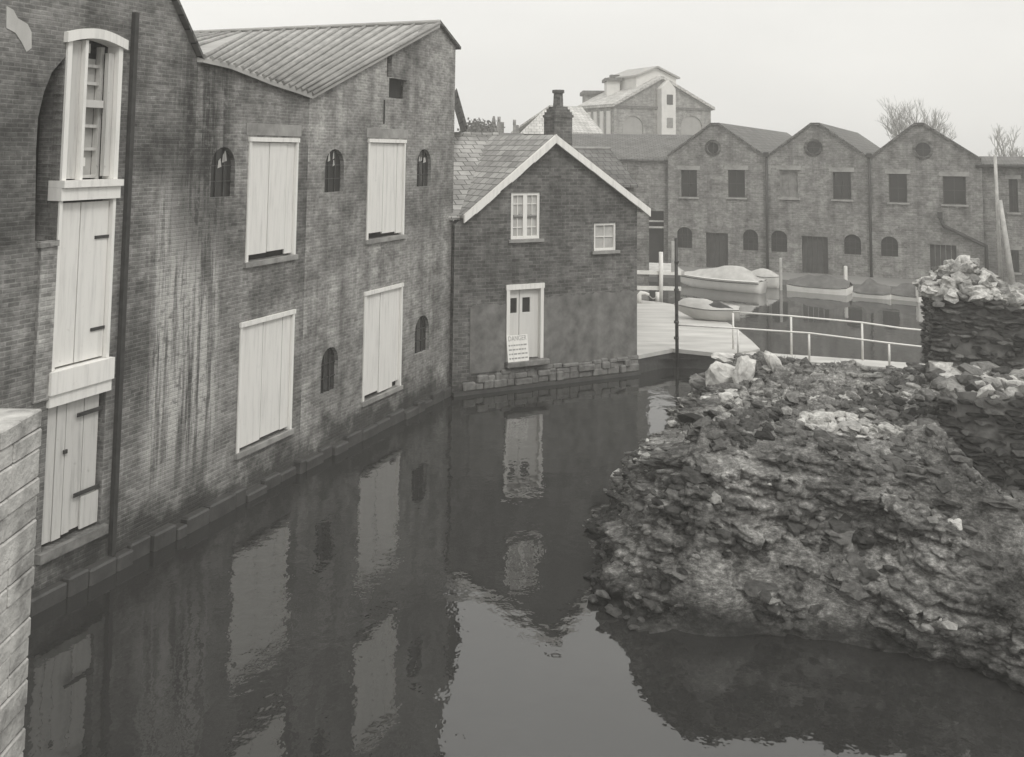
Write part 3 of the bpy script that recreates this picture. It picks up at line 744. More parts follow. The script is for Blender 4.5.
    if ui == 2:
        p = MB(); a = Fa.sz(940, 217); b = Fa.sz(948, 226); c = Fa.sz(986, 246)
        p.tube([Fa.pt(a[0], .1, a[1]), Fa.pt(b[0] - .2, .1, b[1]), Fa.pt(c[0], .12, c[1]), Fa.pt(c[0], .12, QZ)], .1, 8); p.build('slanting_pipe', M_iron, root)
        p = MB(); Fa.box(p, a[0] - .12, a[0] + .12, .01, .25, a[1] - .05, a[1] + .25); p.build('pipe_hopper', M_iron, root)
# left wing
wg = thing('warehouse_wing', Fa.pt(-2.5, -1, QZ), 'low dark roofed wing with an open black doorway left of the far warehouses', 'warehouse')
Fg = Facade(xy(atY(560, 200, 57)), Fa.a - Fa.n * .3); zw = Fg.sz(655, 161)[1]; s_op = Fg.rect((645, 211, 262), (664, 211, 262))
mb = MB(); Fg.wall(mb, [(0, QZ - .3), (Fg.L - .01, QZ - .3), (Fg.L - .01, zw), (0, zw)], [[(s_op[0], QZ + .02), (s_op[2], QZ + .02), (s_op[2], s_op[3]), (s_op[0], s_op[3])]], .4, .35)
mb.build('wall', M_brickW, wg)
mb = MB(); Fg.box(mb, s_op[0] - .05, s_op[2] + .05, -.42, -.36, QZ, s_op[3] + .05); mb.build('doorway', M_dark, wg)
mb = MB(); z1_ = Fg.sz(655, 222)[1]
Fg.box(mb, s_op[0], s_op[2], -.2, -.12, z1_, z1_ + .08); Fg.box(mb, s_op[0], s_op[2], -.2, -.12, z1_ - .35, z1_ - .25); mb.build('door_rail', M_post, wg)
mb = MB(); zr_ = atY(650, 136.5, 63).z; d2 = -6
mb.hexa([Fg.pt(0, .15, zw - .02), Fg.pt(Fg.L + 2.0, .15, zw - .02), Fg.pt(Fg.L + 2.0, d2, zr_), Fg.pt(0, d2, zr_),
         Fg.pt(0, .15, zw + .1), Fg.pt(Fg.L + 2.0, .15, zw + .1), Fg.pt(Fg.L + 2.0, d2, zr_ + .12), Fg.pt(0, d2, zr_ + .12)])
mb.build('roof', M_tile, wg)
# right annex
an = thing('warehouse_annex', Fa.pt(Fa.L + 2, 0, QZ), 'lower brick annex at the right end of the far warehouses, behind the timber poles', 'warehouse')
Fx = Facade(Fa.b + Fa.t * .02 - Fa.n * .2, Fa.b + Fa.t * 9 - Fa.n * .2); ze = Fx.sz(1000, 166)[1]
xw = [Fx.rect((1009, 179, 212), (1018, 179, 213)), Fx.rect((1009, 250, 272), (1019, 250, 273))]
xw.append((xw[0][0] + 3, xw[0][1], xw[0][2] + 3.1, xw[0][3]))
mb = MB(); Fx.wall(mb, [(0, QZ - .3), (Fx.L, QZ - .3), (Fx.L, ze), (0, ze)], [rc(r) for r in xw], .35, .2); mb.build('wall', M_brickW, an)
for r in xw:
    o = casement(Fx, r, an, 2, 2, 1, .05, True, M_glass, -.14, M_iron)
    l_ = MB(); Fx.box(l_, r[0] - .15, r[2] + .15, -.05, .03, r[3] + .01, r[3] + .2); l_.build('lintel', M_lintel, o)
mb = MB()
for d0, d1 in ((.2, -4), (-8.2, -4)):
    mb.hexa([Fx.pt(0, d0, ze - .02), Fx.pt(Fx.L, d0, ze - .02), Fx.pt(Fx.L, d1, ze + .35), Fx.pt(0, d1, ze + .35),
             Fx.pt(0, d0, ze + .1), Fx.pt(Fx.L, d0, ze + .1), Fx.pt(Fx.L, d1, ze + .47), Fx.pt(0, d1, ze + .47)])
mb.build('roof', M_tile, an)
mb = MB(); mb.tube([Fx.pt(-.3, .25, ze - .02), Fx.pt(Fx.L, .3, ze - .05)], .08, 6); mb.build('gutter', M_iron, an)
# poles at the right end
def pole(p, q, r0, r1, m_, lab, name='timber_pole', cat='pole'):
    b = MB(); b.tube([p, p.lerp(q, .5), q], [r0, (r0 + r1) / 2, r1], 8); b.build(name, m_, None, lab, cat)
pole(atZ(993, 281, QZ), atY(988, 172, atZ(993, 281, QZ).y), .13, .11, M_post, 'upright pole nearest the corner of the far warehouse row')
pole(atZ(1001, 285, QZ), atY(995, 155, atZ(1001, 285, QZ).y), .1, .08, M_post, 'tallest timber pole, rising above the annex gutter')
pole(atZ(1013, 287, QZ), atY(1000, 200, atZ(1013, 287, QZ).y + .4), .15, .1, M_post, 'short timber pole leaning left in front of the annex')

# ================================================================== MILL
ml = thing('mill', atY(662, 140, 95), 'big far gabled mill with a white hoist tower and roof lantern', 'mill')
c0 = xy(atY(614, 140, 94)); tm = Vector((.9, .436)); c1 = c0 + tm * 12
dr = ray(711, 140); Fm = Facade(c0, c1); sRt = Fm.sz(711, 140)[0]; Fm = Facade(c0, c0 + tm * sRt)
ML = Fm.L; zeave = (Fm.sz(614, 108)[1] + Fm.sz(711, 106)[1]) / 2; apx = Fm.sz(661, 79); 
arcs = [Fm.rect((623, 116, 160), (643, 116, 160)), Fm.rect((681, 116, 160), (702, 116, 160))]
mb = MB(); Fm.wall(mb, [(0, .5), (ML, .5), (ML, zeave), (apx[0], apx[1]), (0, zeave)], [arch(a, 1.0) for a in arcs], .5, .12)
MD = 6.5
Fs = Facade(Fm.a - Fm.n * MD, Fm.a)
Fs.wall(mb, [(0, .5), (Fs.L - .51, .5), (Fs.L - .51, zeave - .01), (0, zeave - .01)], [], .4)
mb.build('wall', M_brickM, ml)
for a in arcs:
    b = MB(); Fm.slab(b, arch(grow(a, .02), 1.0), -.1, -.3); b.build('blind_arch', mat('blind arch brick', .3, .15, 2), ml)
b = MB(); Fm.box(b, -.1, ML + .1, -.1, .15, zeave - .2, zeave); b.build('string_course', M_tile, ml)
ht = Fm.rect((657, 89, 170), (671, 89, 170)); hw = Fm.rect((662, 95, 105), (668, 95, 105))
b = MB(); Fm.slab(b, [(ht[0], ht[1]), (ht[2], ht[1]), (ht[2], ht[3]), ((ht[0] + ht[2]) / 2, ht[3] + .8), (ht[0], ht[3])], .8, 0.01)
o = b.build('hoist_tower', M_cream, ml)
b = MB(); Fm.box(b, hw[0], hw[2], .78, .83, hw[1], hw[3]); b.build('window', M_glass, o)
b = MB(); q2 = Fm.rect((662, 118, 128), (668, 118, 128)); Fm.box(b, q2[0], q2[2], .78, .83, q2[1], q2[3]); b.build('window', M_dustglass, o)
rf = MB()
for q in ((-.3, zeave - .15), (ML + .3, zeave - .15)):
    rf.hexa([Fm.pt(apx[0], .3, apx[1] + .02), Fm.pt(q[0], .3, q[1]), Fm.pt(q[0], -MD, q[1]), Fm.pt(apx[0], -MD, apx[1] + .02),
             Fm.pt(apx[0], .3, apx[1] + .3), Fm.pt(q[0], .3, q[1] + .28), Fm.pt(q[0], -MD, q[1] + .28), Fm.pt(apx[0], -MD, apx[1] + .3)])
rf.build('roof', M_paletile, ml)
ln = MB(); lz0 = apx[1] - 1.2; lz1 = apx[1] + 1.0; lw_ = 2.3
Fm.slab(ln, [(apx[0] - lw_, lz0 - .6), (apx[0] + lw_, lz0 - .6), (apx[0] + lw_, lz1 - .75), (apx[0], lz1 + .1), (apx[0] - lw_, lz1 - .75)], -.8, -MD + .6)
lo = ln.build('lantern', M_cream, ml)
lr = MB()
for sg_ in (-1, 1):
    p = (apx[0], lz1 + .15); q = (apx[0] + sg_ * (lw_ + .3), lz1 - .85)
    lr.hexa([Fm.pt(p[0], -.5, p[1]), Fm.pt(q[0], -.5, q[1]), Fm.pt(q[0], -MD + .4, q[1]), Fm.pt(p[0], -MD + .4, p[1]),
             Fm.pt(p[0], -.5, p[1] + .16), Fm.pt(q[0], -.5, q[1] + .16), Fm.pt(q[0], -MD + .4, q[1] + .16), Fm.pt(p[0], -MD + .4, p[1] + .16)])
lr.build('lantern_roof', M_metalroof, lo)
for k in range(5):
    b = MB(); s_ = Fs.L - .9 - k * 1.2; Fs.box(b, s_ - .32, s_ + .32, -.1, .12, zeave - 3.4, zeave - .5); b.build('window', M_cream, ml)
def farbox(u0, u1, v0, v1, Y, dp_, name, m_):
    a = atY(u0, v1, Y); b = atY(u1, v0, Y); q = MB(); zc = (a.z + b.z) / 2
    q.box(((a.x + b.x) / 2, Y + dp_ / 2, zc), (b.x - a.x, dp_, abs(b.z - a.z))); return q.build(name, m_, ml)
cw = farbox(585, 606, 94, 135, 101, 4, 'side_tower', M_brickM); b = MB(); a = atY(595.5, 92.5, 101); b.box((a.x, 103, a.z), (2.6, 4.6, .35)); b.build('cap', M_tile, cw)
cw = farbox(607, 620, 80, 115, 98, 3, 'vent_tower', M_cream); b = MB(); a = atY(613.5, 79.5, 98); b.box((a.x, 99.5, a.z), (1.7, 3.5, .3)); a = atY(616, 76.5, 98); b.box((a.x, 99.5, a.z), (.9, 1.2, .5)); b.build('cap', M_tile, cw)

# far gabled house left of the mill, chimneys
hs = thing('house', atY(600, 140, 75), 'pale roofed far house half hidden behind the cottage chimney', 'house')
Fh = Facade(xy(atY(570, 140, 74)), xy(atY(598, 140, 76))); 
b = MB(); z_ = atY(590, 134, 75).z; zt_ = atY(590, 108, 78).z
Fh.box(b, 0, Fh.L, -6, 0, .5, z_); b.build('wall', M_brickM, hs)
b = MB(); b.hexa([Fh.pt(-.5, .3, z_ - .1), Fh.pt(Fh.L + .3, .3, z_ - .1), Fh.pt(Fh.L + 1.3, -3, zt_), Fh.pt(.8, -3, zt_), Fh.pt(-.5, .3, z_ + .1), Fh.pt(Fh.L + .3, .3, z_ + .1), Fh.pt(Fh.L + 1.3, -3, zt_ + .15), Fh.pt(.8, -3, zt_ + .15)])
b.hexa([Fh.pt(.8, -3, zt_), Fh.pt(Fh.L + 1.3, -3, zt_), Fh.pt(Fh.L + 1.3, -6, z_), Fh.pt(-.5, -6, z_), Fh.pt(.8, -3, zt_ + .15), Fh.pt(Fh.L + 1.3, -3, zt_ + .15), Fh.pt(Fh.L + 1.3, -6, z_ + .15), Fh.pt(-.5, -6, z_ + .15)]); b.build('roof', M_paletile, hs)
h2 = thing('house', atY(535, 140, 70), 'far house with a pale hipped roof left of the cottage chimney', 'house')
a, b_, c_ = atY(522, 134, 70), atY(553, 134, 70), atY(549, 109, 72)
q = MB(); q.hexa([Vector((a.x, 70, .5)), Vector((b_.x, 70, .5)), Vector((b_.x, 76, .5)), Vector((a.x, 76, .5)), Vector((a.x, 70, a.z)), Vector((b_.x, 70, a.z)), Vector((b_.x, 76, a.z)), Vector((a.x, 76, a.z))]); q.build('wall', M_brickM, h2)
q = MB(); e = .2
base = [Vector((a.x - e, 70 - e, a.z + .01)), Vector((b_.x + e, 70 - e, a.z + .01)), Vector((b_.x + e, 76 + e, a.z + .01)), Vector((a.x - e, 76 + e, a.z + .01))]
tp = [Vector((c_.x - .3, 73, c_.z)), Vector((c_.x + .2, 73, c_.z))]
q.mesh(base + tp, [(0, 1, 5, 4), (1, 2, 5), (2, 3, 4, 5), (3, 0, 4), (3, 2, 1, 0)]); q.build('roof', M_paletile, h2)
h3 = thing('house', atY(500, 140, 62), 'far house whose two chimney stacks show above the slate ridge', 'house')
q = MB(); a = atY(470, 138, 62); b_ = atY(524, 138, 62); q.box(((a.x + b_.x) / 2, 64, (a.z + .5) / 2), (b_.x - a.x, 4, a.z - .5)); q.build('wall', M_brickM, h3)
q = MB(); z_ = a.z; z2 = atY(500, 134.5, 64).z
q.hexa([Vector((a.x, 61.8, z_)), Vector((b_.x, 61.8, z_)), Vector((b_.x, 64, z2)), Vector((a.x, 64, z2)), Vector((a.x, 61.8, z_ + .1)), Vector((b_.x, 61.8, z_ + .1)), Vector((b_.x, 64, z2 + .1)), Vector((a.x, 64, z2 + .1))]); q.build('roof', M_tile, h3)
for (u0, u1, vt) in ((497, 504, 122), (513, 519, 125)):
    q = MB(); a = atY(u0, vt, 64); b_ = atY(u1, vt, 64); q.box(((a.x + b_.x) / 2, 64.3, (a.z + z_) / 2), (b_.x - a.x, .5, a.z - z_)); o = q.build('chimney', M_brickM, h3)
    q = MB(); c_ = (a + b_) / 2; q.tube([Vector((c_.x - .1, 64.3, a.z)), Vector((c_.x - .1, 64.3, a.z + .35))], .1, 8); q.build('chimney_pot', M_brickM, o)
q = MB(); a = atY(493, 138, 90); q.tube([Vector((a.x, 90, 0)), Vector((a.x, 90, a.z)), Vector((a.x + .05, 90, atY(493, 116, 90).z))], [.6, .5, .08], 8); q.build('spire', M_tile, None, 'thin dark pointed spire left of the far chimney stacks', 'spire')

# ================================================================== TREES
def tree(base, h, spread, seed, lab, levels=6, r0=.22, tilt=.0):
    random.seed(seed); root = thing('winter_tree', base, lab, 'tree')
    tk = MB(); cr = MB()
    def branch(p, d, L, r, lv):
        pts = [p]; q = p; dd = d.copy(); n = 3
        for i in range(n):
            dd = (dd + Vector((random.gauss(0, .12), random.gauss(0, .12), random.gauss(.05, .08)))).normalized(); q = q + dd * (L / n); pts.append(q)
        rr = [r, r * .9, r * .8, r * .68]
        (tk if lv == 0 else cr).tube(pts, rr, 6 if lv < 2 else 4, True, False)
        if lv >= levels: return
        k = random.choice((2, 3, 3)) if lv else 4
        for i in range(k):
            ax = Vector((random.gauss(0, 1), random.gauss(0, 1), random.gauss(0, .3))).normalized()
            nd = (dd + ax * random.uniform(.35, .75) * spread + Vector((0, 0, .18))).normalized()
            st = pts[random.choice((2, 3, 3))]
            branch(st, nd, L * random.uniform(.62, .82), r * .62, lv + 1)
    branch(Vector(base), Vector((tilt, 0, 1)), h * .36, r0, 0)
    tk.build('trunk', M_twig, root); cr.build('crown', M_twig, root)
tree(Vector((xy(atY(893, 150, 80)).x, 80, .55)), 8.7, 1.1, 3, 'bare winter tree with low twiggy crown behind the right hand warehouse gable', 7)
tree(Vector((xy(atY(926, 150, 82)).x, 82, .55)), 9.3, 1.0, 11, 'taller bare winter tree with spread limbs behind the right hand warehouse gable', 7)
tree(Vector((xy(atY(1006, 150, 84)).x, 84, .55)), 7.4, 1.0, 8, 'bare winter tree behind the annex roof at the right edge', 6)
# rounded evergreen tuft far left
q = MB(); random.seed(3); a = atY(478, 134, 85); tr = thing('evergreen_bush', (a.x, 85, .5), 'low far evergreen crown just showing above the cottage slate ridge', 'tree')
for i in range(900):
    v = Vector((random.gauss(0, .7), random.gauss(0, .7), random.gauss(0, .35))); c_ = Vector((a.x, 85, a.z + .3)) + v
    n_ = Vector((random.gauss(0, 1), random.gauss(0, 1), random.gauss(0, 1))).normalized(); t_ = n_.orthogonal().normalized(); b2 = n_.cross(t_); s_ = .14
    q.face([c_ + t_ * s_, c_ + b2 * s_, c_ - t_ * s_, c_ - b2 * s_])
q.build('crown', mat('evergreen leaf', .08, .4, 3), tr)
q = MB(); q.tube([Vector((a.x, 85, .5)), Vector((a.x, 85, a.z + .2))], [.2, .1], 6); q.build('trunk', M_twig, tr)

# ================================================================== GROUND, WATER
GZ = .55; BZ = .3; DZ = .56
qL = xy(atZ(640, 276, BZ)); qR = xy(atZ(933, 294, BZ)); tq = (qR - qL).normalized(); qR2 = qR + tq * 30
ap_l = xy(atZ(637, 354, DZ)); ap_m = xy(atZ(673, 348.5, DZ)); ap_r = xy(atZ(727, 354, DZ)); wk_r = xy(atZ(940, 369, DZ)); tw = (wk_r - ap_r).normalized(); wk_e = ap_r + tw * 26
out = [Vector((-1500, -300, 0)), Vector((1500, -300, 0)), Vector((1500, 2500, 0)), Vector((-1500, 2500, 0))]
def v3(p, z=0): return Vector((p.x, p.y, z))
behindA = Wm - dirA * 8 - A.n * .2
hole = [v3(behindA), v3(W1 - A.n * .2), v3(W2 - B.n * .2), v3(W3 - Cc.n * .2), v3(K.a - K.n * .2), v3(K.b - K.n * .2 - K.t * .1), v3(xy(K.pt(kL - .1, -5, 0))), v3(qL - tq * 3), v3(qR2),
        Vector((32, 26, 0)), Vector((24, 14, 0)), Vector((22, 5, 0)), Vector((10, -30, 0))]
tri = tessellate_polygon([out, hole]); allp = out + hole; g = MB()
g.v = [Vector((p.x, p.y, GZ)) for p in allp]
for t in tri:
    a, b, c = (allp[k] for k in t)
    g.f.append(tuple(t) if (b - a).cross(c - a).z > 0 else tuple(t)[::-1]); g.sm.append(False)
for i in range(len(hole)):
    a, b = hole[i], hole[(i + 1) % len(hole)]; g.face([Vector((a.x, a.y, GZ)), Vector((b.x, b.y, GZ)), Vector((b.x, b.y, -1.5)), Vector((a.x, a.y, -1.5))])
g.build('ground', M_ground, kind='structure')

def water_mat(name, base, ior, amp, sc):
    t = NT(name); pos = t.n('ShaderNodeNewGeometry').outputs['Position']
    n1 = t.noise(t.mapping(pos, (1.0, .8, 1)), sc, 3, .5)
    n2 = t.noise(t.mapping(pos, (1, .45, 1)), .35, 3, .5)
    h = t.math('MULTIPLY', n1, t.rng(n2, .42, .62, .25, 1))
    t.p.inputs['IOR'].default_value = ior
    t.bump(h, 1.0, amp)
    c = t.ramp(t.noise(t.mapping(pos, (.5, .5, 1)), .4, 5), [(.3, base * .8), (.7, base * 1.2)])
    return t.done(c, .02, .5)
M_water = water_mat('still canal water', .024, 1.64, .011, 3.0)
M_water2 = water_mat('still basin water', .05, 1.8, .006, 2.5)
lowpoly = [v3(behindA - A.n * .5), v3(W1 - A.n * .3), v3(W2 - B.n * .3), v3(W3 - Cc.n * .3), v3(K.a - K.n * .3), v3(K.b - K.n * .3), v3(ap_l + Vector((0, .6))), v3(ap_r + Vector((0, .6))), v3(wk_e + Vector((0, .6))),
           Vector((30, 12, 0)), Vector((22, 5, 0)), Vector((10, -30, 0)), Vector((-12, -30, 0))]
def sheet(poly, z, name, m_):
    q = MB(); q.v = [Vector((p.x, p.y, z)) for p in poly]
    for t in tessellate_polygon([poly]):
        a, b, c = (poly[k] for k in t); q.f.append(tuple(t) if (b - a).cross(c - a).z > 0 else tuple(t)[::-1]); q.sm.append(False)
    return q.build(name, m_, kind='structure')
sheet(lowpoly, 0, 'canal_water', M_water)
bas = [v3(ap_l + Vector((0, .5))), v3(ap_r + Vector((0, .5))), v3(wk_e + Vector((0, .5))), v3(qR2 + Vector((2, 0))), v3(qR2 + Vector((0, .3))), v3(qL - tq * 3.5 + Vector((0, .3))), v3(xy(K.pt(kL - .3, -5, 0)))]
sheet(bas, BZ, 'basin_water', M_water2)
# concrete apron at the weir
def prism(poly, z0, z1, name, m_, **k):
    q = MB(); n = len(poly); ar = sum(poly[i].x * poly[(i + 1) % n].y - poly[(i + 1) % n].x * poly[i].y for i in range(n))
    if ar < 0: poly = poly[::-1]
    q.v = [Vector((p.x, p.y, z1)) for p in poly]
    for t in tessellate_polygon([[v3(p) for p in poly]]):
        a, b, c = (v3(poly[j]) for j in t); q.f.append(tuple(t) if (b - a).cross(c - a).z > 0 else tuple(t)[::-1]); q.sm.append(False)
    for i in range(n):
        a, b = poly[i], poly[(i + 1) % n]; q.face([v3(a, z0), v3(b, z0), v3(b, z1), v3(a, z1)])
    return q.build(name, m_, **k)
apx_ = [K.b - K.n * 3, K.b + K.t * .02 - K.n * .0, ap_m, ap_r] + [xy(atZ(*p, DZ)) for p in ((760, 349), (752, 341), (735, 327), (712, 313), (690, 307), (660, 302), (640, 300))] + [xy(atZ(610, 299, DZ))]
prism(apx_, DZ - .12, DZ, 'apron', M_conc, kind='structure')
cen = Vector((sum(p.x for p in apx_) / len(apx_), sum(p.y for p in apx_) / len(apx_)))
prism([p + (cen - p).normalized() * .08 for p in apx_], -1.2, DZ - .122, 'apron_wall', M_foot, kind='structure')
wk = [ap_r + tw * .02 + Vector((.0, 0)), wk_e, wk_e + Vector((0, 1.0)), ap_r + tw * .6 + Vector((0, 1.0))]
prism(wk, DZ - .2, DZ - .06, 'weir_walkway', M_conc, kind='structure')
prism([wk[0] + Vector((0, .06)), wk[1] + Vector((0, .06)), wk[2] - Vector((0, .05)), wk[3] - Vector((0, .05))], -1.2, DZ - .202, 'weir_wall', M_foot, kind='structure')
# handrails
def handrail(P, hts, name, lab, posts, seed):
    root = thing(name, P[0] * 1, lab, 'railing', 'white railings on the weir walkway'); q = MB(); q.tube(P, .026, 8); q.build('rail', M_rail, root)
    for p, zb in posts:
        b = MB(); b.tube([Vector((p.x, p.y, zb)), Vector((p.x, p.y, p.z - .03))], .034, 8); b.build('post', M_rail, root)
def on_line(u, v, a, d):     # point over plan line a+d*k seen at pixel
    n = Vector((d.y, -d.x)); dr = ray(u, v); k = (a - xy(CAM)).dot(n) / xy(dr).dot(n); return CAM + dr * k
la = ap_r + Vector((0, .9)); lb = ap_r + Vector((0, .12))
Pf = [on_line(u, v, la, tw) for u, v in ((733, 312), (791, 316), (862, 322.5), (900, 328), (931, 331), (960, 334))]
handrail(Pf, 0, 'handrail', 'white far handrail, the higher rail across the weir', [(on_line(u, v, la, tw), DZ - .05) for u, v in ((733, 312), (791, 316), (862, 322.5), (931, 331))], 1)
Pn = [on_line(u, v, lb, tw) for u, v in ((676, 325), (733, 328), (809, 333), (889, 343), (933, 348), (965, 351))]
handrail(Pn, 0, 'handrail', 'white near handrail, the lower rail across the weir', [(on_line(u, v, lb, tw), DZ - .05) for u, v in ((738, 328.5), (809, 333), (889, 343), (950, 349.5))], 2)
# dark pole in front with pale top
pa = atZ(677, 350, DZ); pb = atY(676, 238, pa.y); root = thing('gauge_pole', pa, 'tall thin dark pole standing on the edge of the pale concrete apron', 'pole')
q = MB(); q.tube([Vector((pa.x, pa.y - .02, .0)), pb], .055, 8); q.build('shaft', M_iron, root)
q = MB(); c_ = atY(673.2, 256, pa.y); c1 = atY(673.2, 241, pa.y); c2 = atY(673.2, 272, pa.y); q.box((c_.x - .01, pa.y, (c1.z + c2.z) / 2), (.1, .06, c1.z - c2.z)); q.build('pale_batten', M_post, root)
q = MB()
for v in (262, 290, 322, 338): c_ = atY(676.4, v, pa.y); q.tube([c_ - Vector((0, 0, .04)), c_ + Vector((0, 0, .04))], .08, 8)
q.build('collar', M_iron, root)

# jetty
jt = thing('jetty', atZ(660, 290, BZ), 'small pale timber jetty with white rails left of the white boat', 'jetty')
jy = 43.0
q = MB()
for v in (272, 287.5): a = atY(634, v, jy); b = atY(681, v + 1.2, jy); q.bar(a, b, .12, .16)
q.build('rail', M_rail, jt)
for (u, v0_, v1_) in ((661, 252, 306), (657.5, 292, 304)):
    q = MB(); a = atY(u, v0_, jy - .15); b = atY(u, v1_, jy - .15); q.tube([b, a], .09, 8); q.build('post', M_rail, jt)
q = MB(); a = atY(634, 270, jy + .2); b = atY(684, 271, jy + .2); q.hexa([Vector((a.x, jy + .1, a.z - .15)), Vector((b.x, jy + .1, b.z - .15)), Vector((b.x, jy + 3.2, b.z - .15)), Vector((a.x, jy + 3.2, a.z - .15)), Vector((a.x, jy + .1, a.z)), Vector((b.x, jy + .1, b.z)), Vector((b.x, jy + 3.2, b.z)), Vector((a.x, jy + 3.2, a.z))]); q.build('deck', M_post, jt)
q = MB()
for k in range(3): q.tube([Vector((a.x + .5 + k * .8, jy + 1.5, -.3)), Vector((a.x + .5 + k * .8, jy + 1.5, a.z - .15))], .1, 8)
q.build('pile', M_iron, jt)
# mooring hook on the apron
p0 = atZ(639, 303, DZ); q = MB(); q.tube([p0, p0 + Vector((0, 0, .3)), p0 + Vector((.08, 0, .42)), p0 + Vector((.28, 0, .4)), p0 + Vector((.42, 0, .34))], [.11, .1, .09, .06, .05], 8)
q.build('mooring_post', M_rail, None, 'hooked white mooring post beside the cottage corner', 'bollard')
q = MB(); p1 = atZ(657, 304, DZ); pts = [p0 + Vector((.4, 0, .34)).lerp(p1 - p0 + Vector((0, 0, .3)), k / 6) - Vector((0, 0, .12 * math.sin(math.pi * k / 6))) for k in range(7)]
q.tube(pts, .02, 6); q.build('rope', M_post, None, 'thin rope slung from the hooked mooring post', 'rope')

# quay edge posts
def qpost(u, vb, vt, w_, lab, m_=M_post, z=BZ):
    a = atZ(u, vb, z); b = atY(u, vt, a.y); q = MB(); q.box((a.x, a.y, (b.z - .3) / 2), (w_, w_, b.z + .3)); q.build('mooring_post', m_, None, lab, 'post', bevel=.02)
qpost(846, 292, 266, .14, 'thin white mooring post between the covered punts', M_rail)
qpost(781, 290, 258, .12, 'slender pale mooring post at the stern of the white boat')
qpost(920.5, 302, 283, .3, 'thick pale mooring post at the right end of the covered punts', M_rail)

# ================================================================== BOATS
def hull(P, ax, L, beam, hgt, sheer, bowsharp=1.6, n=14, m_=7, transom=.75):
    """lofted open hull: ax points from bow to stern"""
    ay = Vector((-ax.y, ax.x, 0)); vs = []; fs = []
    for i in range(n + 1):
        t = i / n; wdt = beam / 2 * min(1, (1 - (1 - min(t / .55, 1)) ** bowsharp)) * (1 - (1 - transom) * max(0, (t - .55) / .45) ** 1.5)
        wdt = max(wdt, .015); top = hgt + sheer * ((t - .55) / .55) ** 2 * (1 if t < .55 else .5); bot = -.12 + .3 * (1 - min(t / .3, 1)) ** 2
        for j in range(m_ + 1):
            a = -1 + 2 * j / m_; z = bot + (top - bot) * abs(a) ** 2.2; y = wdt * (abs(a) ** .62) * (1 if a > 0 else -1)
            vs.append(P + ax * (t * L + .0 - (0.22 * (1 - t) * (z / hgt))) + ay * y + Vector((0, 0, z)))
    k = m_ + 1
    for i in range(n):
        for j in range(m_): fs.append((i * k + j, i * k + j + 1, (i + 1) * k + j + 1, (i + 1) * k + j))
    fs.append(tuple(n * k + j for j in range(k)))
    return vs, fs, k
def gunwale(vs, k, n, side): return [vs[i * k + (0 if side < 0 else k - 1)] for i in range(n + 1)]
# white covered launch
n = 14
b0 = atZ(682, 286.5, BZ); b1 = atZ(766, 295, BZ); ax = (b1 - b0); Lb = ax.length; ax.normalize()
wbt = thing('boat', b0.lerp(b1, .5), 'white clinker boat under a peaked grey canvas cover', 'boat')
vs, fs, k = hull(b0 + Vector((0, .55, 0)), ax, Lb, 1.4, .54, .02, 1.8, n, 9, .7)
q = MB(); q.mesh(vs, fs, True); q.build('hull', M_hull, wbt)
gl, gr = gunwale(vs, k, n, -1), gunwale(vs, k, n, 1)
q = MB(); q.tube(gl, .035, 6); q.tube(gr, .035, 6); q.build('gunwale', M_rail, wbt)
def cover(gl, gr, prof, rows=8, lump=.05, seed=1, sag=1.0):
    vs = []; fs = []; random.seed(seed); n = len(gl)
    for i in range(n):
        for j in range(rows + 1):
            a = j / rows; p = gl[i].lerp(gr[i], a); h = prof(i / (n - 1)) * (1 - abs(2 * a - 1) ** 1.3) * sag
            p = p + Vector((0, 0, h + .03 + lump * noise.noise(p * 2.2) * (1 if 0 < j < rows else 0))); vs.append(p)
    for i in range(n - 1):
        for j in range(rows): fs.append((i * (rows + 1) + j, (i + 1) * (rows + 1) + j, (i + 1) * (rows + 1) + j + 1, i * (rows + 1) + j + 1))
    return vs, fs
def prof(t):
    pts = [(0, 0), (.12, .04), (.3, .24), (.48, .45), (.6, .62), (.7, .6), (.84, .5), (.9, .12), (1, .02)]
    for (a, b), (c, d) in zip(pts[:-1], pts[1:]):
        if t <= c: return b + (d - b) * (t - a) / (c - a)
    return 0
vs, fs = cover(gl, gr, prof, 10, .12, 4)
q = MB(); q.mesh(vs, fs, True); q.build('canvas_cover', M_canvas, wbt)
q = MB()
for g_ in (gl, gr): q.tube([p - Vector((0, 0, .09)) + (p - (gl[k_] + gr[k_]) / 2).normalized() * .012 for k_, p in enumerate(g_)], .018, 6)
q.build('rubbing_strake', M_iron, wbt)
q = MB(); pm = gl[0].lerp(gr[0], .5); q.tube([pm + Vector((0, 0, -.02)), pm + Vector((-.5, -.2, .1)), pm + Vector((-1.1, .6, .2))], .018, 5); q.build('mooring_rope', M_post, wbt)
# small grey tender behind its stern
t0 = atZ(764, 289, BZ); t1 = atZ(784, 290, BZ); tb = thing('boat', t0.lerp(t1, .5), 'small pale dinghy tucked against the stern of the white boat', 'boat')
ax2 = (t1 - t0); L2 = ax2.length + .3; ax2.normalize(); vs, fs, k = hull(t0 + Vector((-.3, .9, 0)), ax2, L2, .9, .5, .1, 1.6, 8, 7, .8)
q = MB(); q.mesh(vs, fs, True); q.build('hull', M_hull, tb)
g1, g2 = gunwale(vs, k, 8, -1), gunwale(vs, k, 8, 1); vs, fs = cover(g1, g2, lambda t: .35 * math.sin(math.pi * t), 6, .06, 2); q = MB(); q.mesh(vs, fs, True); q.build('canvas_cover', M_canvas, tb)
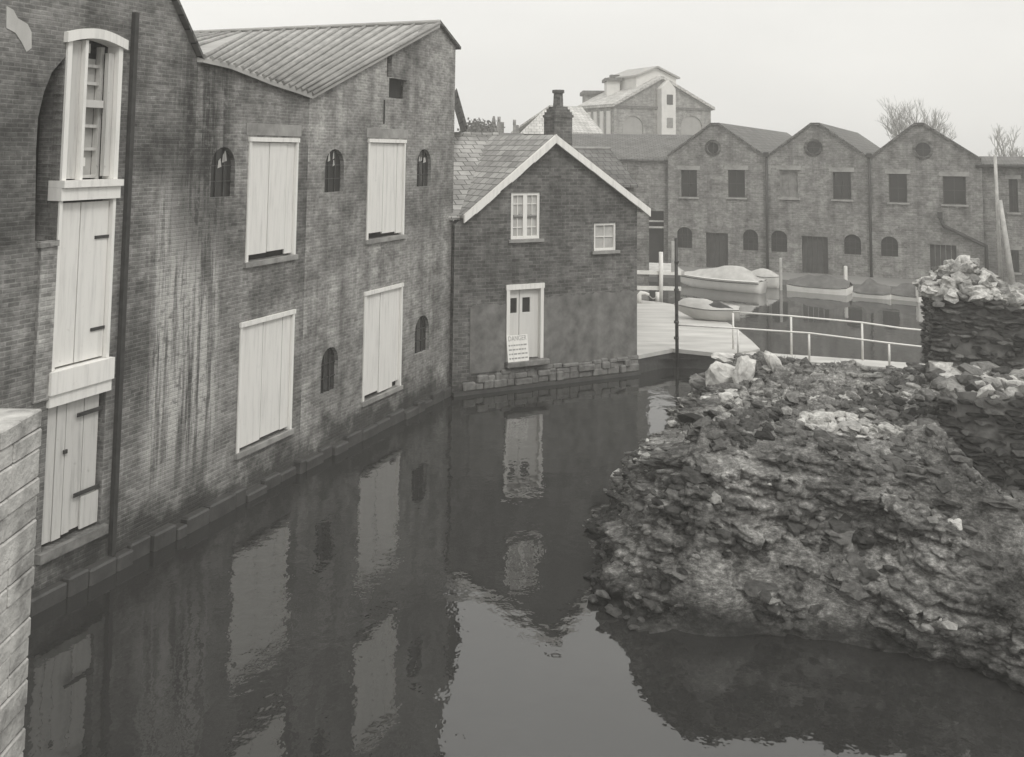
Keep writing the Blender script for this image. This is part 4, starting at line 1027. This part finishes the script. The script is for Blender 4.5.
# covered punts in line
for (u0, v0_, u1, v1_, lab, hh, hullh) in ((786, 291, 846, 296, 'long low punt under dark tarpaulin with clean white side, beside the thin white post', .5, .24),
                                  (852, 297, 890, 300, 'low punt under dark tarpaulin with a scuffed grey white side', .52, .16),
                                  (886, 299, 936, 304, 'low punt under dark tarpaulin beside the thick pale mooring post', .45, .18)):
    p0 = atZ(u0, v0_, BZ); p1 = atZ(u1, v1_, BZ); root = thing('punt', p0.lerp(p1, .5), lab, 'boat'); ax3 = p1 - p0; L3 = ax3.length; ax3.normalize(); ay3 = Vector((-ax3.y, ax3.x, 0))
    q = MB(); n3 = 10; Wd = 1.5
    ring = []
    for i in range(n3 + 1):
        t = i / n3; e = .35 * (abs(2 * t - 1) ** 4); c_ = p0 + ax3 * (L3 * t)
        ring.append([c_ + ay3 * (.06 + .25 * e), c_ + ay3 * (.25 * e) + Vector((0, 0, hullh + .2 * e)), c_ + ay3 * (Wd - .25 * e) + Vector((0, 0, hullh + .2 * e)), c_ + ay3 * (Wd - .06 - .25 * e)])
    vs = [p for r in ring for p in r]; fs = []
    for i in range(n3):
        for j in range(3):
            if j != 1: fs.append((i * 4 + j, (i + 1) * 4 + j, (i + 1) * 4 + j + 1, i * 4 + j + 1))
    fs += [(0, 1, 2, 3), tuple(n3 * 4 + j for j in (3, 2, 1, 0))]
    q.mesh(vs, fs); q.build('hull', M_hull, root)
    g1 = [r[1] + ay3 * .05 for r in ring]; g2 = [r[2] for r in ring]
    vs, fs = cover(g1, g2, lambda t: hh * (math.sin(math.pi * min(max(t, .02), .98)) ** .45), 10, .2, int(u0)); q = MB(); q.mesh(vs, fs, True); q.build('tarpaulin', M_tarp, root)
# small cruiser hauled onto the apron edge
c0_ = atZ(683, 320, DZ); c1_ = atZ(746, 338, DZ); ax4 = Vector((1, -.28, 0)).normalized()
cr_ = thing('boat', c0_, 'small pale decked boat with a dark windscreen on the concrete apron', 'boat')
vs, fs, k = hull(c0_ + Vector((.0, .35, .12)), ax4, 2.15, 1.0, .30, .10, 1.5, n, 9, .85)
q = MB(); q.mesh(vs, fs, True); q.build('hull', M_conc, cr_)
gl, gr = gunwale(vs, k, n, -1), gunwale(vs, k, n, 1)
def prof2(t): return .34 * math.sin(math.pi * min(1, t * 1.25)) ** .8 if t < .75 else .1
vs, fs = cover(gl, gr, prof2, 10, .1, 9); q = MB(); q.mesh(vs, fs, True); q.build('deck_cover', M_canvas, cr_)
q = MB(); gp = c0_ + Vector((0, .35, .12)) + ax4 * .95 - Vector((0, .32, 0)); 
gp -= Vector((0, 0, .12))
ws = [gp + Vector((0, 0, .62)), gp + ax4 * .45 + Vector((0, .0, .7)), gp + ax4 * .98 + Vector((0, -.04, .47)), gp + ax4 * .5 + Vector((0, -.1, .48)), gp + ax4 * .15 + Vector((0, -.08, .5))]
q.mesh(ws + [p + Vector((0, .5, .02)) for p in ws], [(4, 3, 2, 1, 0), (0, 1, 6, 5), (1, 2, 7, 6), (2, 3, 8, 7), (3, 4, 9, 8), (4, 0, 5, 9), (5, 6, 7, 8, 9)]); q.build('windscreen', M_glass, cr_)

# ================================================================== RUBBLE BANK
shore_px = [(690, 411), (668, 445), (640, 478), (616, 520), (600, 556), (602, 590), (640, 622), (700, 632), (780, 630), (860, 640), (940, 662), (1024, 690), (1110, 720)]
poly = [xy(atZ(u, v, 0)) for u, v in shore_px] + [Vector((11.5, 10.3)), Vector((26, 9)), Vector((26, 28)), Vector((14, 26.6)), Vector((8.5, 26.8)), Vector((6.6, 27.6)), Vector((5.2, 27.2))]
def seg_d(p, a, b):
    ab = b - a; t = max(0, min(1, (p - a).dot(ab) / ab.length_squared)); return (p - (a + ab * t)).length
def sdist(p):
    ins = False; d = 1e9; n = len(poly)
    for i in range(n):
        a, b = poly[i], poly[(i + 1) % n]
        if (a.y > p.y) != (b.y > p.y) and p.x < (b.x - a.x) * (p.y - a.y) / (b.y - a.y) + a.x: ins = not ins
        d = min(d, seg_d(p, a, b))
    return d if ins else -d
def hfield(x, y):
    p = Vector((x, y)); wob = noise.noise(Vector((x * .7, y * .7, 3.1))) * .35 + noise.noise(Vector((x * 1.9, y * 1.9, 7))) * .14
    d = sdist(p) + wob
    if d < -.9: return -1.0
    top = 2.85 - 1.0 * min(1, max(0, (y - 15.5) / 6.0)) + .22 * noise.noise(Vector((x * .35, y * .35, 0)))
    Lq = 1.05 + .25 * noise.noise(Vector((x * .4, y * .4, 1.7)))
    h = top * (1 - math.exp(-max(d, 0) / Lq)) + (min(d, 0) * 1.2)
    # strata dipping to the right: terraces
    hs = h + .10 * (x - 5) * .5
    st = .42; f = hs / st + .35 * noise.noise(Vector((x * .5, y * .5, 5.))); fr = f - math.floor(f)
    terr = (fr ** 4 * 1.0 - fr) * st * .9
    amp = min(1, max(0, (d + .2) / .8))
    h += terr * amp * (1 if y < 22 else .4)
    for (q_, wd_, dp_) in ((.62, .09, .26), (.37, .06, .12)):
        c_ = (h + .13 * x) / q_ + .7 * noise.noise(Vector((x * .45, y * .45, 11 + q_))) ; c_ = abs(c_ - math.floor(c_) - .5)
        if c_ < wd_ and noise.noise(Vector((x * .7, y * .7, 21 + q_))) > -.15: h -= dp_ * amp * (1 - c_ / wd_)
    v = Vector((x, y, h))
    h += amp * (.2 * noise.fractal(v * 1.1, .8, 2.1, 4) + .10 * noise.fractal(v * 4.2, .7, 2.2, 4))
    cell = noise.voronoi(Vector((x * 3.0, y * 3.0, h * 4)))[0]; h += amp * .10 * (cell[1] - cell[0])
    if x > 6.9 and y < 17.1: h -= (h - min(h, 1.5)) * min(1, (x - 6.9) / .5) * min(1, max(0, (17.1 - y) / .15))
    # heap at the left end of the crest and gully in the middle
    h += .35 * math.exp(-((x - 5.9) ** 2 / .7 + (y - 25.6) ** 2 / 1.2)) * amp
    h -= .3 * math.exp(-((x - 6.6) ** 2 / 1.4 + (y - 17.8) ** 2 / 2.)) 
    return h
gx0, gx1, gy0, gy1, stp_ = .6, 13.0, 10.2, 29.0, .05
nx, ny = int((gx1 - gx0) / stp_), int((gy1 - gy0) / stp_)
HF = {}
vs = []; fs = []; idx = {}
for j in range(ny + 1):
    y = gy0 + stp_ * j
    for i in range(nx + 1):
        x = gx0 + stp_ * i
        if x > y * .62 + 1.2: continue
        h = hfield(x, y); HF[(i, j)] = h
        if h > -.6: idx[(i, j)] = len(vs); vs.append(Vector((x, y, h)))
for j in range(ny):
    for i in range(nx):
        q4 = [(i, j), (i + 1, j), (i + 1, j + 1), (i, j + 1)]
        if all(c in idx for c in q4): fs.append(tuple(idx[c] for c in q4))
bk = MB(); bk.mesh(vs, fs, True)
# the eroded face itself : beds of masonry pushed in and out, so that ledges overhang and cast their own gaps
line = [xy(atZ(u, v, 0)) for u, v in [(694, 406)] + shore_px]
for _ in range(3):
    nl = [line[0]]
    for a_, b_ in zip(line[:-1], line[1:]): nl += [a_.lerp(b_, .25), a_.lerp(b_, .75)]
    line = nl + [line[-1]]
cl_ = [0]
for a_, b_ in zip(line[:-1], line[1:]): cl_.append(cl_[-1] + (b_ - a_).length)
def on_shore(t):
    for i in range(1, len(cl_)):
        if t <= cl_[i] or i == len(cl_) - 1:
            k = (t - cl_[i - 1]) / (cl_[i] - cl_[i - 1]); return line[i - 1].lerp(line[i], k)
def bed(lev, x, y, th, sd):
    f = lev / th + .55 * noise.noise(Vector((x * .45, y * .45, sd))) + .16 * noise.noise(Vector((x * 2.1, y * 2.1, sd)))
    i = math.floor(f); f -= i
    a = noise.noise(Vector((x * .9 + i * 7.3, y * .9 + i * 3.1, sd + i * 1.7)))
    blk = noise.voronoi(Vector((x * 2.3 + i * 5.1, y * 2.3, i * 9.7 + sd)))[0]; joint = min(1, (blk[1] - blk[0]) * 7)
    return (.55 + a) * (f ** .6 if f < .9 else (1 - f) * 9.4) * (.25 + .75 * joint)
SL = cl_[-1]; ns = int(SL / .036); nzr = 92; fv = []; ff = []
for i in range(ns + 1):
    t = SL * i / ns; p = on_shore(t); d_ = on_shore(min(SL, t + .35)) - on_shore(max(0, t - .35)); d_.normalize(); inn = Vector((-d_.y, d_.x))
    tp = 2.7 - .95 * min(1, max(0, (p.y - 15.5) / 6.)) - .85 * min(1, max(0, (p.x - 5.1) / 1.1))
    for j in range(nzr + 1):
        z = -.25 + (tp * .84 + .25) * j / nzr
        dd = -1.05 * math.log(1 - max(0, z) / (tp * 1.04)) * .92 - .1
        q_ = p + inn * dd; v_ = Vector((q_.x, q_.y, z)); lev = z + .13 * q_.x
        am = .45 + .55 * min(1, max(0, z + .2))
        o_ = am * (.42 * bed(lev, q_.x, q_.y, .36, 3.) + .20 * bed(lev, q_.x, q_.y, .13, 9.)) + .26 * noise.fractal(v_ * .9, .8, 2.1, 3) + .09 * noise.fractal(v_ * 5, .6, 2.3, 4) - .14
        if j > nzr - 8: o_ -= .07 * (j - nzr + 8)
        fv.append(Vector((q_.x - inn.x * o_, q_.y - inn.y * o_, z + .03 * noise.noise(v_ * 3))))
for i in range(ns):
    for j in range(nzr):
        a_ = i * (nzr + 1) + j; ff.append((a_, a_ + nzr + 1, a_ + nzr + 2, a_ + 1))
bk.mesh(fv, ff, True)
def bank_mat(name):
    t = NT(name); pos = t.n('ShaderNodeNewGeometry').outputs['Position']
    a = t.noise(pos, .9, 8, .7); b = t.noise(t.mapping(pos, (1, 1, 2.5)), 8, 9, .8)
    c = t.ramp(b, [(.34, .03), (.5, .15), (.6, .28), (.72, .55)])
    c = t.mix(1., c, t.ramp(a, [(.36, (.35, .35, .35, 1)), (.5, (1, 1, 1, 1)), (.66, (1.9, 1.9, 1.9, 1))]), 'MULTIPLY')
    sep = t.n('ShaderNodeSeparateXYZ'); t.l(pos, sep.inputs[0])
    c = t.mix(t.rng(t.math('ADD', sep.outputs[2], t.rng(a, .3, .7, -.2, .2)), .45, .1, 0, .75), c, C4(.02))
    t.bump(t.math('ADD', t.noise(pos, 11, 8, .75), t.math('MULTIPLY', t.noise(pos, 40, 4, .7), .4)), .9, .07)
    return t.done(c, .95, .15)
bk.build('bank', bank_mat('crumbled earth and masonry'), kind='structure')
def hat(x, y):
    i, j = (x - gx0) / stp_, (y - gy0) / stp_; return HF.get((int(i), int(j)))
# stones
def ico(seed, sub=1, rough=.28):
    bm = bmesh.new(); bmesh.ops.create_icosphere(bm, subdivisions=sub, radius=1); random.seed(seed)
    off = Vector((random.random() * 50, random.random() * 50, random.random() * 50))
    ang = random.uniform(0, 3)
    for v in bm.verts:
        c = v.co; k = 1 + rough * noise.noise(c * 1.3 + off) * 2
        q = max(abs(c.x), abs(c.y), abs(c.z)); v.co = c.lerp(c / q * .85, .55) * k
    bm.verts.ensure_lookup_table()
    r = ([v.co.copy() for v in bm.verts], [tuple(v.index for v in f.verts) for f in bm.faces]); bm.free(); return r
tmpl = [ico(i, 1) for i in range(10)] ; tmpl2 = [ico(40 + i, 2, .34) for i in range(8)]
def place(mb, P, size, rot, tpl, tone):
    vs, fs = tpl; M_ = rot; S = Vector(size)
    i = len(mb.v)
    for c in vs: mb.v.append(P + M_ @ Vector((c.x * S.x, c.y * S.y, c.z * S.z)))
    for f in fs: mb.f.append(tuple(i + k for k in f)); mb.sm.append(False)
    mb.tone += [tone] * len(vs)
def rrot(tilt=.35):
    return (Matrix.Rotation(random.uniform(0, 6.28), 3, 'Z') @ Matrix.Rotation(random.gauss(0, tilt), 3, 'X')) if False else \
           (Matrix.Rotation(random.gauss(.12, tilt * .5), 3, 'Y') @ Matrix.Rotation(random.gauss(0, tilt), 3, 'X') @ Matrix.Rotation(random.uniform(0, 6.28), 3, 'Z'))
def stone_mat(name):
    t = NT(name); at = t.n('ShaderNodeAttribute'); at.attribute_name = 'tone'
    pos = t.n('ShaderNodeNewGeometry').outputs['Position']
    f = t.noise(pos, 9, 7, .75)
    c = t.ramp(at.outputs['Fac'], [(0, .03), (.45, .11), (.75, .24), (1, .62)])
    c = t.mix(1., c, t.ramp(f, [(.28, (.4, .4, .4, 1)), (.5, (1, 1, 1, 1)), (.75, (1.7, 1.7, 1.7, 1))]), 'MULTIPLY')
    t.bump(t.noise(pos, 20, 8, .8), 1.0, .07); return t.done(c, .95, .15)
M_rub = stone_mat('broken masonry')
rub = MB(); random.seed(21); cnt = 0
while cnt < 9500:
    y = random.uniform(10.8, 27.4) if random.random() < .6 else random.uniform(11, 19); x = random.uniform(.8, min(12.8, y * .6 + .8)); h = hat(x, y)
    if h is None or h < .02: continue
    hb_ = hat(x + .2, y + .2); hc_ = hat(x - .2, y + .2)
    if hb_ is None or hc_ is None: continue
    if (abs(hb_ - h) + abs(hc_ - h)) > .26 and random.random() < .82: continue
    dens = noise.noise(Vector((x * .8, y * .8, 9.))) + .25 * noise.noise(Vector((x * 3, y * 3, 2)))
    if random.random() > .55 + dens * .9: continue
    s_ = .02 + .12 * random.random() ** 3.6 + (.07 if random.random() < .02 else 0)
    tone = min(1, max(0, random.gauss(.5, .11) + (.35 if random.random() < .05 else 0) + .3 * math.exp(-((x - 6.2) ** 2 + (y - 18.2) ** 2) / 1.6) + .6 * noise.noise(Vector((x * .6, y * .6, 4.))) + (.3 if y > 20 else 0) * random.random()))
    if h < .35: tone *= .5
    place(rub, Vector((x, y, h + s_ * .12)), (s_ * random.uniform(1, 1.7), s_ * random.uniform(.7, 1.2), s_ * random.uniform(.5, .9)), rrot(), random.choice(tmpl), tone); cnt += 1
rub.build('rubble', M_rub, kind='stuff', label='loose broken stone and brick littering the canal bank', cat='rubble')
# ledges : flat broken beds standing out of the face along the dip
led = MB(); random.seed(33); cnt = 0; DIP = .13
tmpl3 = [ico(80 + i, 2, .5) for i in range(12)]
while cnt < 350:
    y = random.uniform(10.8, 20.5) if random.random() < .8 else random.uniform(20, 27); x = random.uniform(.8, min(12.6, y * .6 + .6)); h = hat(x, y)
    if h is None or h < .03: continue
    hx, hy = hat(x + .26, y), hat(x, y + .26); hx0, hy0 = hat(x - .26, y), hat(x, y - .26)
    if None in (hx, hy, hx0, hy0): continue
    gx, gy = (hx - hx0) / .52, (hy - hy0) / .52; sl_ = math.hypot(gx, gy)
    if sl_ < .3 and random.random() < .75: continue
    lev = h + DIP * x; k_ = .19; fz = lev / k_ + .5 * noise.noise(Vector((x * .5, y * .5, 3)))
    off = (fz - math.floor(fz)) - .5
    if abs(off) > .2: continue
    if noise.noise(Vector((x * .9 + 3, lev * 3.2, y * .9))) < -.08 and random.random() < .8: continue
    az = math.atan2(gy, gx) + math.pi / 2 + random.gauss(0, .25)
    L1 = (.055 + .15 * random.random() ** 2) * (1.7 if random.random() < .08 else 1)
    tone = min(1, max(.05, random.gauss(.5, .08) + .2 * math.exp(-((x - 6.2) ** 2 + (y - 18.2) ** 2) / 1.6) + .6 * noise.noise(Vector((x * .8, y * .8, h * 1.7)))))
    if h < .4: tone *= .6
    Mx = Matrix.Rotation(DIP + random.gauss(0, .13), 3, 'Y') @ Matrix.Rotation(random.gauss(0, .22), 3, 'X') @ Matrix.Rotation(az, 3, 'Z')
    place(led, Vector((x, y, h + .01)), (L1 * 1.25, L1 * random.uniform(.6, 1.0), L1 * random.uniform(.3, .55)), Mx, random.choice(tmpl3), tone); cnt += 1
led.build('stone_ledges', M_rub, kind='stuff', label='flat broken stone beds dipping along the bank face', cat='rubble')
fst = MB(); random.seed(71)
for _ in range(4200):
    P_ = random.choice(fv)
    if P_.z < .02: continue
    s_ = .022 + .085 * random.random() ** 3
    if noise.noise(P_ * 1.3) < -.1: continue
    Mx = Matrix.Rotation(DIP + random.gauss(0, .15), 3, 'Y') @ Matrix.Rotation(random.gauss(0, .25), 3, 'X') @ Matrix.Rotation(random.uniform(0, 6.28), 3, 'Z')
    tone = min(1, max(.02, random.gauss(.48, .16) + .6 * noise.noise(P_ * .9))) * (.6 if P_.z < .35 else 1) + (.3 if random.random() < .03 else 0)
    place(fst, P_, (s_ * 1.5, s_ * 1.1, s_ * .6), Mx, random.choice(tmpl), min(1, tone))
fst.build('face_rubble', M_rub, kind='stuff', label='broken stone lodged in the eroded bank face', cat='rubble')
# dead weeds
wd = MB(); random.seed(44)
for _ in range(620):
    y = random.uniform(11.5, 27); x = random.uniform(.9, min(12.5, y * .6 + .6)); h = hat(x, y)
    if h is None or h < .35 or noise.noise(Vector((x * .9, y * .9, 17))) < -.02: continue
    for k in range(26):
        a = random.uniform(0, 6.28); l = random.uniform(.06, .2); b = Vector((x + random.gauss(0, .09), y + random.gauss(0, .09), h - .02)); t_ = b + Vector((math.cos(a) * l * .8, math.sin(a) * l * .8, l * random.uniform(.4, 1.0)))
        w_ = Vector((-math.sin(a), math.cos(a), 0)) * .008; wd.face([b - w_, b + w_, t_])
wd.build('dead_weeds', mat('dead weed', .1, .5, 3, .9, 0), kind='stuff', label='matted dead weeds on the rubble bank', cat='weeds')
# large blocks along the strata : things of their own
def block(u, v, sx, sy, sz, lab, m_=None, name='stone_block', rx=0., ry=0., rz=0., seed=1, cat='stone', lift=.3):
    dr = ray(u, v); best = None
    for k in range(1200):          # march to the bank
        P = CAM + dr * (10 + k * .016); h = hat(P.x, P.y)
        if h is not None and P.z <= h: best = P; break
    if best is None: return
    Mx = Matrix.Rotation(rz, 3, 'Z') @ Matrix.Rotation(rx, 3, 'X') @ Matrix.Rotation(ry, 3, 'Y')
    q = MB(); tp = ico(seed, 3, .22)
    for c in tp[0]:
        w_ = c + Vector((noise.noise(c * 3 + Vector((seed, 0, 0))), noise.noise(c * 3 + Vector((0, seed, 0))), noise.noise(c * 3.5 + Vector((0, 0, seed))))) * .13
        q.v.append(best + Vector((0, 0, sz * lift)) + Mx @ Vector((w_.x * sx, w_.y * sy, w_.z * sz)))
    for f in tp[1]: q.f.append(f); q.sm.append(False)
    q.build(name, m_ or M_pale, None, lab, cat)
block(722, 384, .42, .3, .36, 'largest pale block, tilted at the left tip of the bank crest', seed=3, ry=.5, rx=.2)
block(744, 378, .24, .2, .4, 'pale upright slab right of the largest pale block', seed=5, ry=.35, rx=-.2)
block(732, 361, .46, .3, .14, 'flat pale slab capping the left tip of the bank', seed=8, ry=.1)
block(775, 370, .16, .14, .34, 'lone leaning pale slab among dark rubble on the bank crest', seed=11, ry=-.5)
block(709, 405, .17, .15, .14, 'round pale stone low at the left foot of the crest', seed=14)
block(726, 400, .16, .13, .12, 'small pale stone between dark rubble below the largest pale block', seed=17)
block(704, 388, .4, .25, .18, 'grey slab sloping toward the water below the largest pale block', M_stone, seed=19, ry=.5)
block(955, 527, .1, .09, .09, 'small bright white stone in the dark right slope', seed=33)
M_ruin = mat('dark rough masonry', .13, .7, 3.5, .95, 1.0, 9)
def rough_face(q, F, s0, s1, z0, z1, seed, lo=.1, hi=.6):
    random.seed(seed); z = z0
    while z < z1:
        hh = random.uniform(.06, .13); s_ = s0
        while s_ < s1:
            w_ = random.uniform(.12, .42)
            if random.random() < .86: place(q, F.pt(s_ + w_ / 2, random.uniform(-.07, .03), z + hh / 2 + random.uniform(-.02, .02)), (w_ * .56, .14, hh * .56), Matrix((F.t3, -F.n3, Vector((0, 0, 1)))).transposed() @ Matrix.Rotation(random.gauss(0, .07), 3, 'Y'), random.choice(tmpl), random.uniform(lo, hi) ** 1.2)
            s_ += w_
        z += hh
# terrace remnant : dark wall face in the bank
tf = Facade(xy(atY(944, 430, 17.0)), xy(atY(1090, 430, 16.2))); tz1 = tf.sz(985, 396)[1]; tz0 = tf.sz(985, 480)[1]
rw = thing('ruined_wall', tf.pt(1, 0, tz0 - .3), 'low dark ruined wall face with pale rubble along its top, set in the bank', 'ruined wall')
q = MB(); random.seed(5); n = 14; tops = [(tf.L * i / n, tz1 + random.uniform(-.08, .05)) for i in range(n + 1)]
tf.slab(q, [(-.1, tz0 - .8), (tf.L, tz0 - .8)] + tops[::-1], 0, -2.2); q.build('masonry', M_ruin, rw)
q = MB(); rough_face(q, tf, -.1, tf.L, tz0 - .6, tz1 - .05, 3, .1, .6); o = q.build('face_stones', M_rub, rw); o['kind'] = 'stuff'
q = MB()
for i in range(260):
    s_ = random.random() ** 2 * .16 + .05; place(q, tf.pt(random.uniform(-.1, tf.L), random.uniform(-1.9, -.02), tz1 + random.uniform(-.03, .1)), (s_ * 1.5, s_, s_ * .7), rrot(), random.choice(tmpl), min(1, max(.2, random.gauss(.8, .2))))
o = q.build('loose_stones', M_rub, rw); o['kind'] = 'stuff'
# tall stub with the white heap
uf = Facade(xy(atY(936, 360, 21.5)), xy(atY(1120, 360, 20.5))); uz1 = uf.sz(970, 300)[1]
rw2 = thing('ruined_wall', uf.pt(1, 0, 1.8), 'tall dark stub of ruined masonry topped by a heap of white rubble', 'ruined wall')
q = MB(); n = 18; prof3 = [(0, 293), (.15, 288), (.4, 286), (.7, 292), (1, 300), (2, 308)]
tops = []
for i in range(n + 1):
    s_ = uf.L * i / n; tops.append((s_, uz1 + random.uniform(-.06, .06) - .03 * s_))
uf.slab(q, [(-.05, 1.0), (uf.L, 1.0)] + tops[::-1], 0, -2.0)
q.build('masonry', M_ruin, rw2)
q = MB(); rough_face(q, uf, -.08, uf.L, 1.6, uz1 - .06, 8, .2, .8)
sf = Facade(uf.a - uf.n * 2, uf.a); rough_face(q, sf, 0, 2.0, 1.2, uz1 - .06, 9, .2, .8); o = q.build('face_stones', M_rub, rw2); o['kind'] = 'stuff'
q = MB()
for i in range(1500):
    s_ = random.uniform(-.1, 3.8); d = random.uniform(-1.9, .05); hz = .72 * math.exp(-((s_ - .75) / .62) ** 2) * (1 - (abs(d + .95) / 1.1) ** 2) + .05
    r = random.random() ** 2.6 * .14 + .03
    if s_ < -.05 and hz < .1: continue
    place(q, uf.pt(s_, d, uz1 - .03 * s_ + random.uniform(.3, 1.0) * hz), (r * 1.6, r * 1.1, r * .75), rrot(.5), random.choice(tmpl2), min(1, max(.3, random.gauss(.9, .15))))
o = q.build('white_rubble', M_rub, rw2); o['kind'] = 'stuff'

# ================================================================== PALE PIER, made up to stand for a reflection strip at the near left
py = 6.0; e0_, e1_ = atY(41, 408, py), atY(22, 742, py)
pr = thing('glare_pier', (e1_.x - .6, 3.8, -1), 'made-up pale stone pier standing in for a glass reflection at the near left', 'pier')
q = MB(); random.seed(9); zt = e0_.z; z = -1.0
xr = lambda z: e1_.x + (e0_.x - e1_.x) * (z - e1_.z) / (e0_.z - e1_.z)
while z < zt - .02:
    hgt = min(random.uniform(.09, .17), zt - z); x = xr(max(z, 1.5) + hgt / 2) + .02; y = py + random.uniform(-.006, .006)
    while y > 1.6:
        w_ = random.uniform(.2, .45); pd = random.uniform(-.012, .004)
        q.box((x - .6 + pd / 2, y - w_ / 2, z + hgt / 2), (1.2 + pd, w_ - .006, hgt - .005)); y -= w_
    z += hgt
q.build('masonry', mat('pale glare stone', .4, .6, 4, .95, 1.0, 16), pr, bevel=.008)

# ================================================================== HAZE
hb = MB(); hb.box((10, 50, 8.5), (150, 136, 20)); HZ = NT('damp haze'); HZ.t.nodes.remove(HZ.p)
pv = HZ.n('ShaderNodeVolumePrincipled'); pv.inputs['Color'].default_value = C4(.95); pv.inputs['Density'].default_value = .0028; pv.inputs['Anisotropy'].default_value = .2
HZ.l(pv.outputs[0], HZ.out.inputs['Volume']); hb.build('haze', HZ.m, kind='stuff')

# ================================================================== LIGHT
w = bpy.data.worlds.new('World'); scene.world = w; w.use_nodes = True; nt = w.node_tree; nt.nodes.clear()
o = nt.nodes.new('ShaderNodeOutputWorld'); bg = nt.nodes.new('ShaderNodeBackground'); nt.links.new(bg.outputs[0], o.inputs[0])
SUN_EL, SUN_AZ = R_(48), R_(150)      # azimuth clockwise from +Y: behind the camera to the right
sky = nt.nodes.new('ShaderNodeTexSky'); sky.sky_type = 'NISHITA'; sky.sun_disc = False; sky.sun_elevation = SUN_EL; sky.sun_rotation = SUN_AZ
bw_ = nt.nodes.new('ShaderNodeRGBToBW'); nt.links.new(sky.outputs[0], bw_.inputs[0])
# overcast sheet: brighter overhead than at the horizon
tc = nt.nodes.new('ShaderNodeTexCoord'); sp = nt.nodes.new('ShaderNodeSeparateXYZ'); nt.links.new(tc.outputs['Generated'], sp.inputs[0])
mr = nt.nodes.new('ShaderNodeMapRange'); nt.links.new(sp.outputs[2], mr.inputs[0]); 
for i, q in enumerate((0, .9, 7.6, 16.5)): mr.inputs[i + 1].default_value = q
mx = nt.nodes.new('ShaderNodeMix'); mx.data_type = 'FLOAT'; mx.inputs[0].default_value = .8
cn = nt.nodes.new('ShaderNodeTexNoise'); cn.inputs['Scale'].default_value = 2.2; cn.inputs['Detail'].default_value = 5
cm = nt.nodes.new('ShaderNodeMapping'); cm.inputs['Scale'].default_value = (1, 1, 3); nt.links.new(tc.outputs['Generated'], cm.inputs[0]); nt.links.new(cm.outputs[0], cn.inputs['Vector'])
cr2 = nt.nodes.new('ShaderNodeMapRange'); nt.links.new(cn.outputs['Fac'], cr2.inputs[0])
for i, q in enumerate((.3, .7, .92, 1.08)): cr2.inputs[i + 1].default_value = q
cx2 = nt.nodes.new('ShaderNodeMath'); cx2.operation = 'MULTIPLY'; nt.links.new(mr.outputs[0], cx2.inputs[0]); nt.links.new(cr2.outputs[0], cx2.inputs[1])
nt.links.new(bw_.outputs[0], mx.inputs[2]); nt.links.new(cx2.outputs[0], mx.inputs[3])
tn = nt.nodes.new('ShaderNodeMix'); tn.data_type = 'RGBA'; tn.blend_type = 'MULTIPLY'; tn.inputs[0].default_value = 1; tn.inputs[7].default_value = (1, .99, .955, 1)
nt.links.new(mx.outputs[0], tn.inputs[6]); nt.links.new(tn.outputs[2], bg.inputs[0]); bg.inputs[1].default_value = .1
sd = bpy.data.lights.new('sun', 'SUN'); sd.energy = 1.2; sd.angle = R_(14); sd.color = (1, .98, .94)
so = bpy.data.objects.new('sun', sd); COL.objects.link(so)
dirv = Vector((math.sin(SUN_AZ) * math.cos(SUN_EL), math.cos(SUN_AZ) * math.cos(SUN_EL), math.sin(SUN_EL)))
so.rotation_euler = dirv.to_track_quat('Z', 'Y').to_euler(); so.location = (0, 0, 40)
vs_ = scene.view_settings; vs_.view_transform = 'Standard'; vs_.look = 'None'; vs_.exposure = .18; vs_.gamma = 1; vs_.use_curve_mapping = False
scene.cycles.use_denoising = True
scene.cycles.max_bounces = 6
scene.cycles.volume_bounces = 1
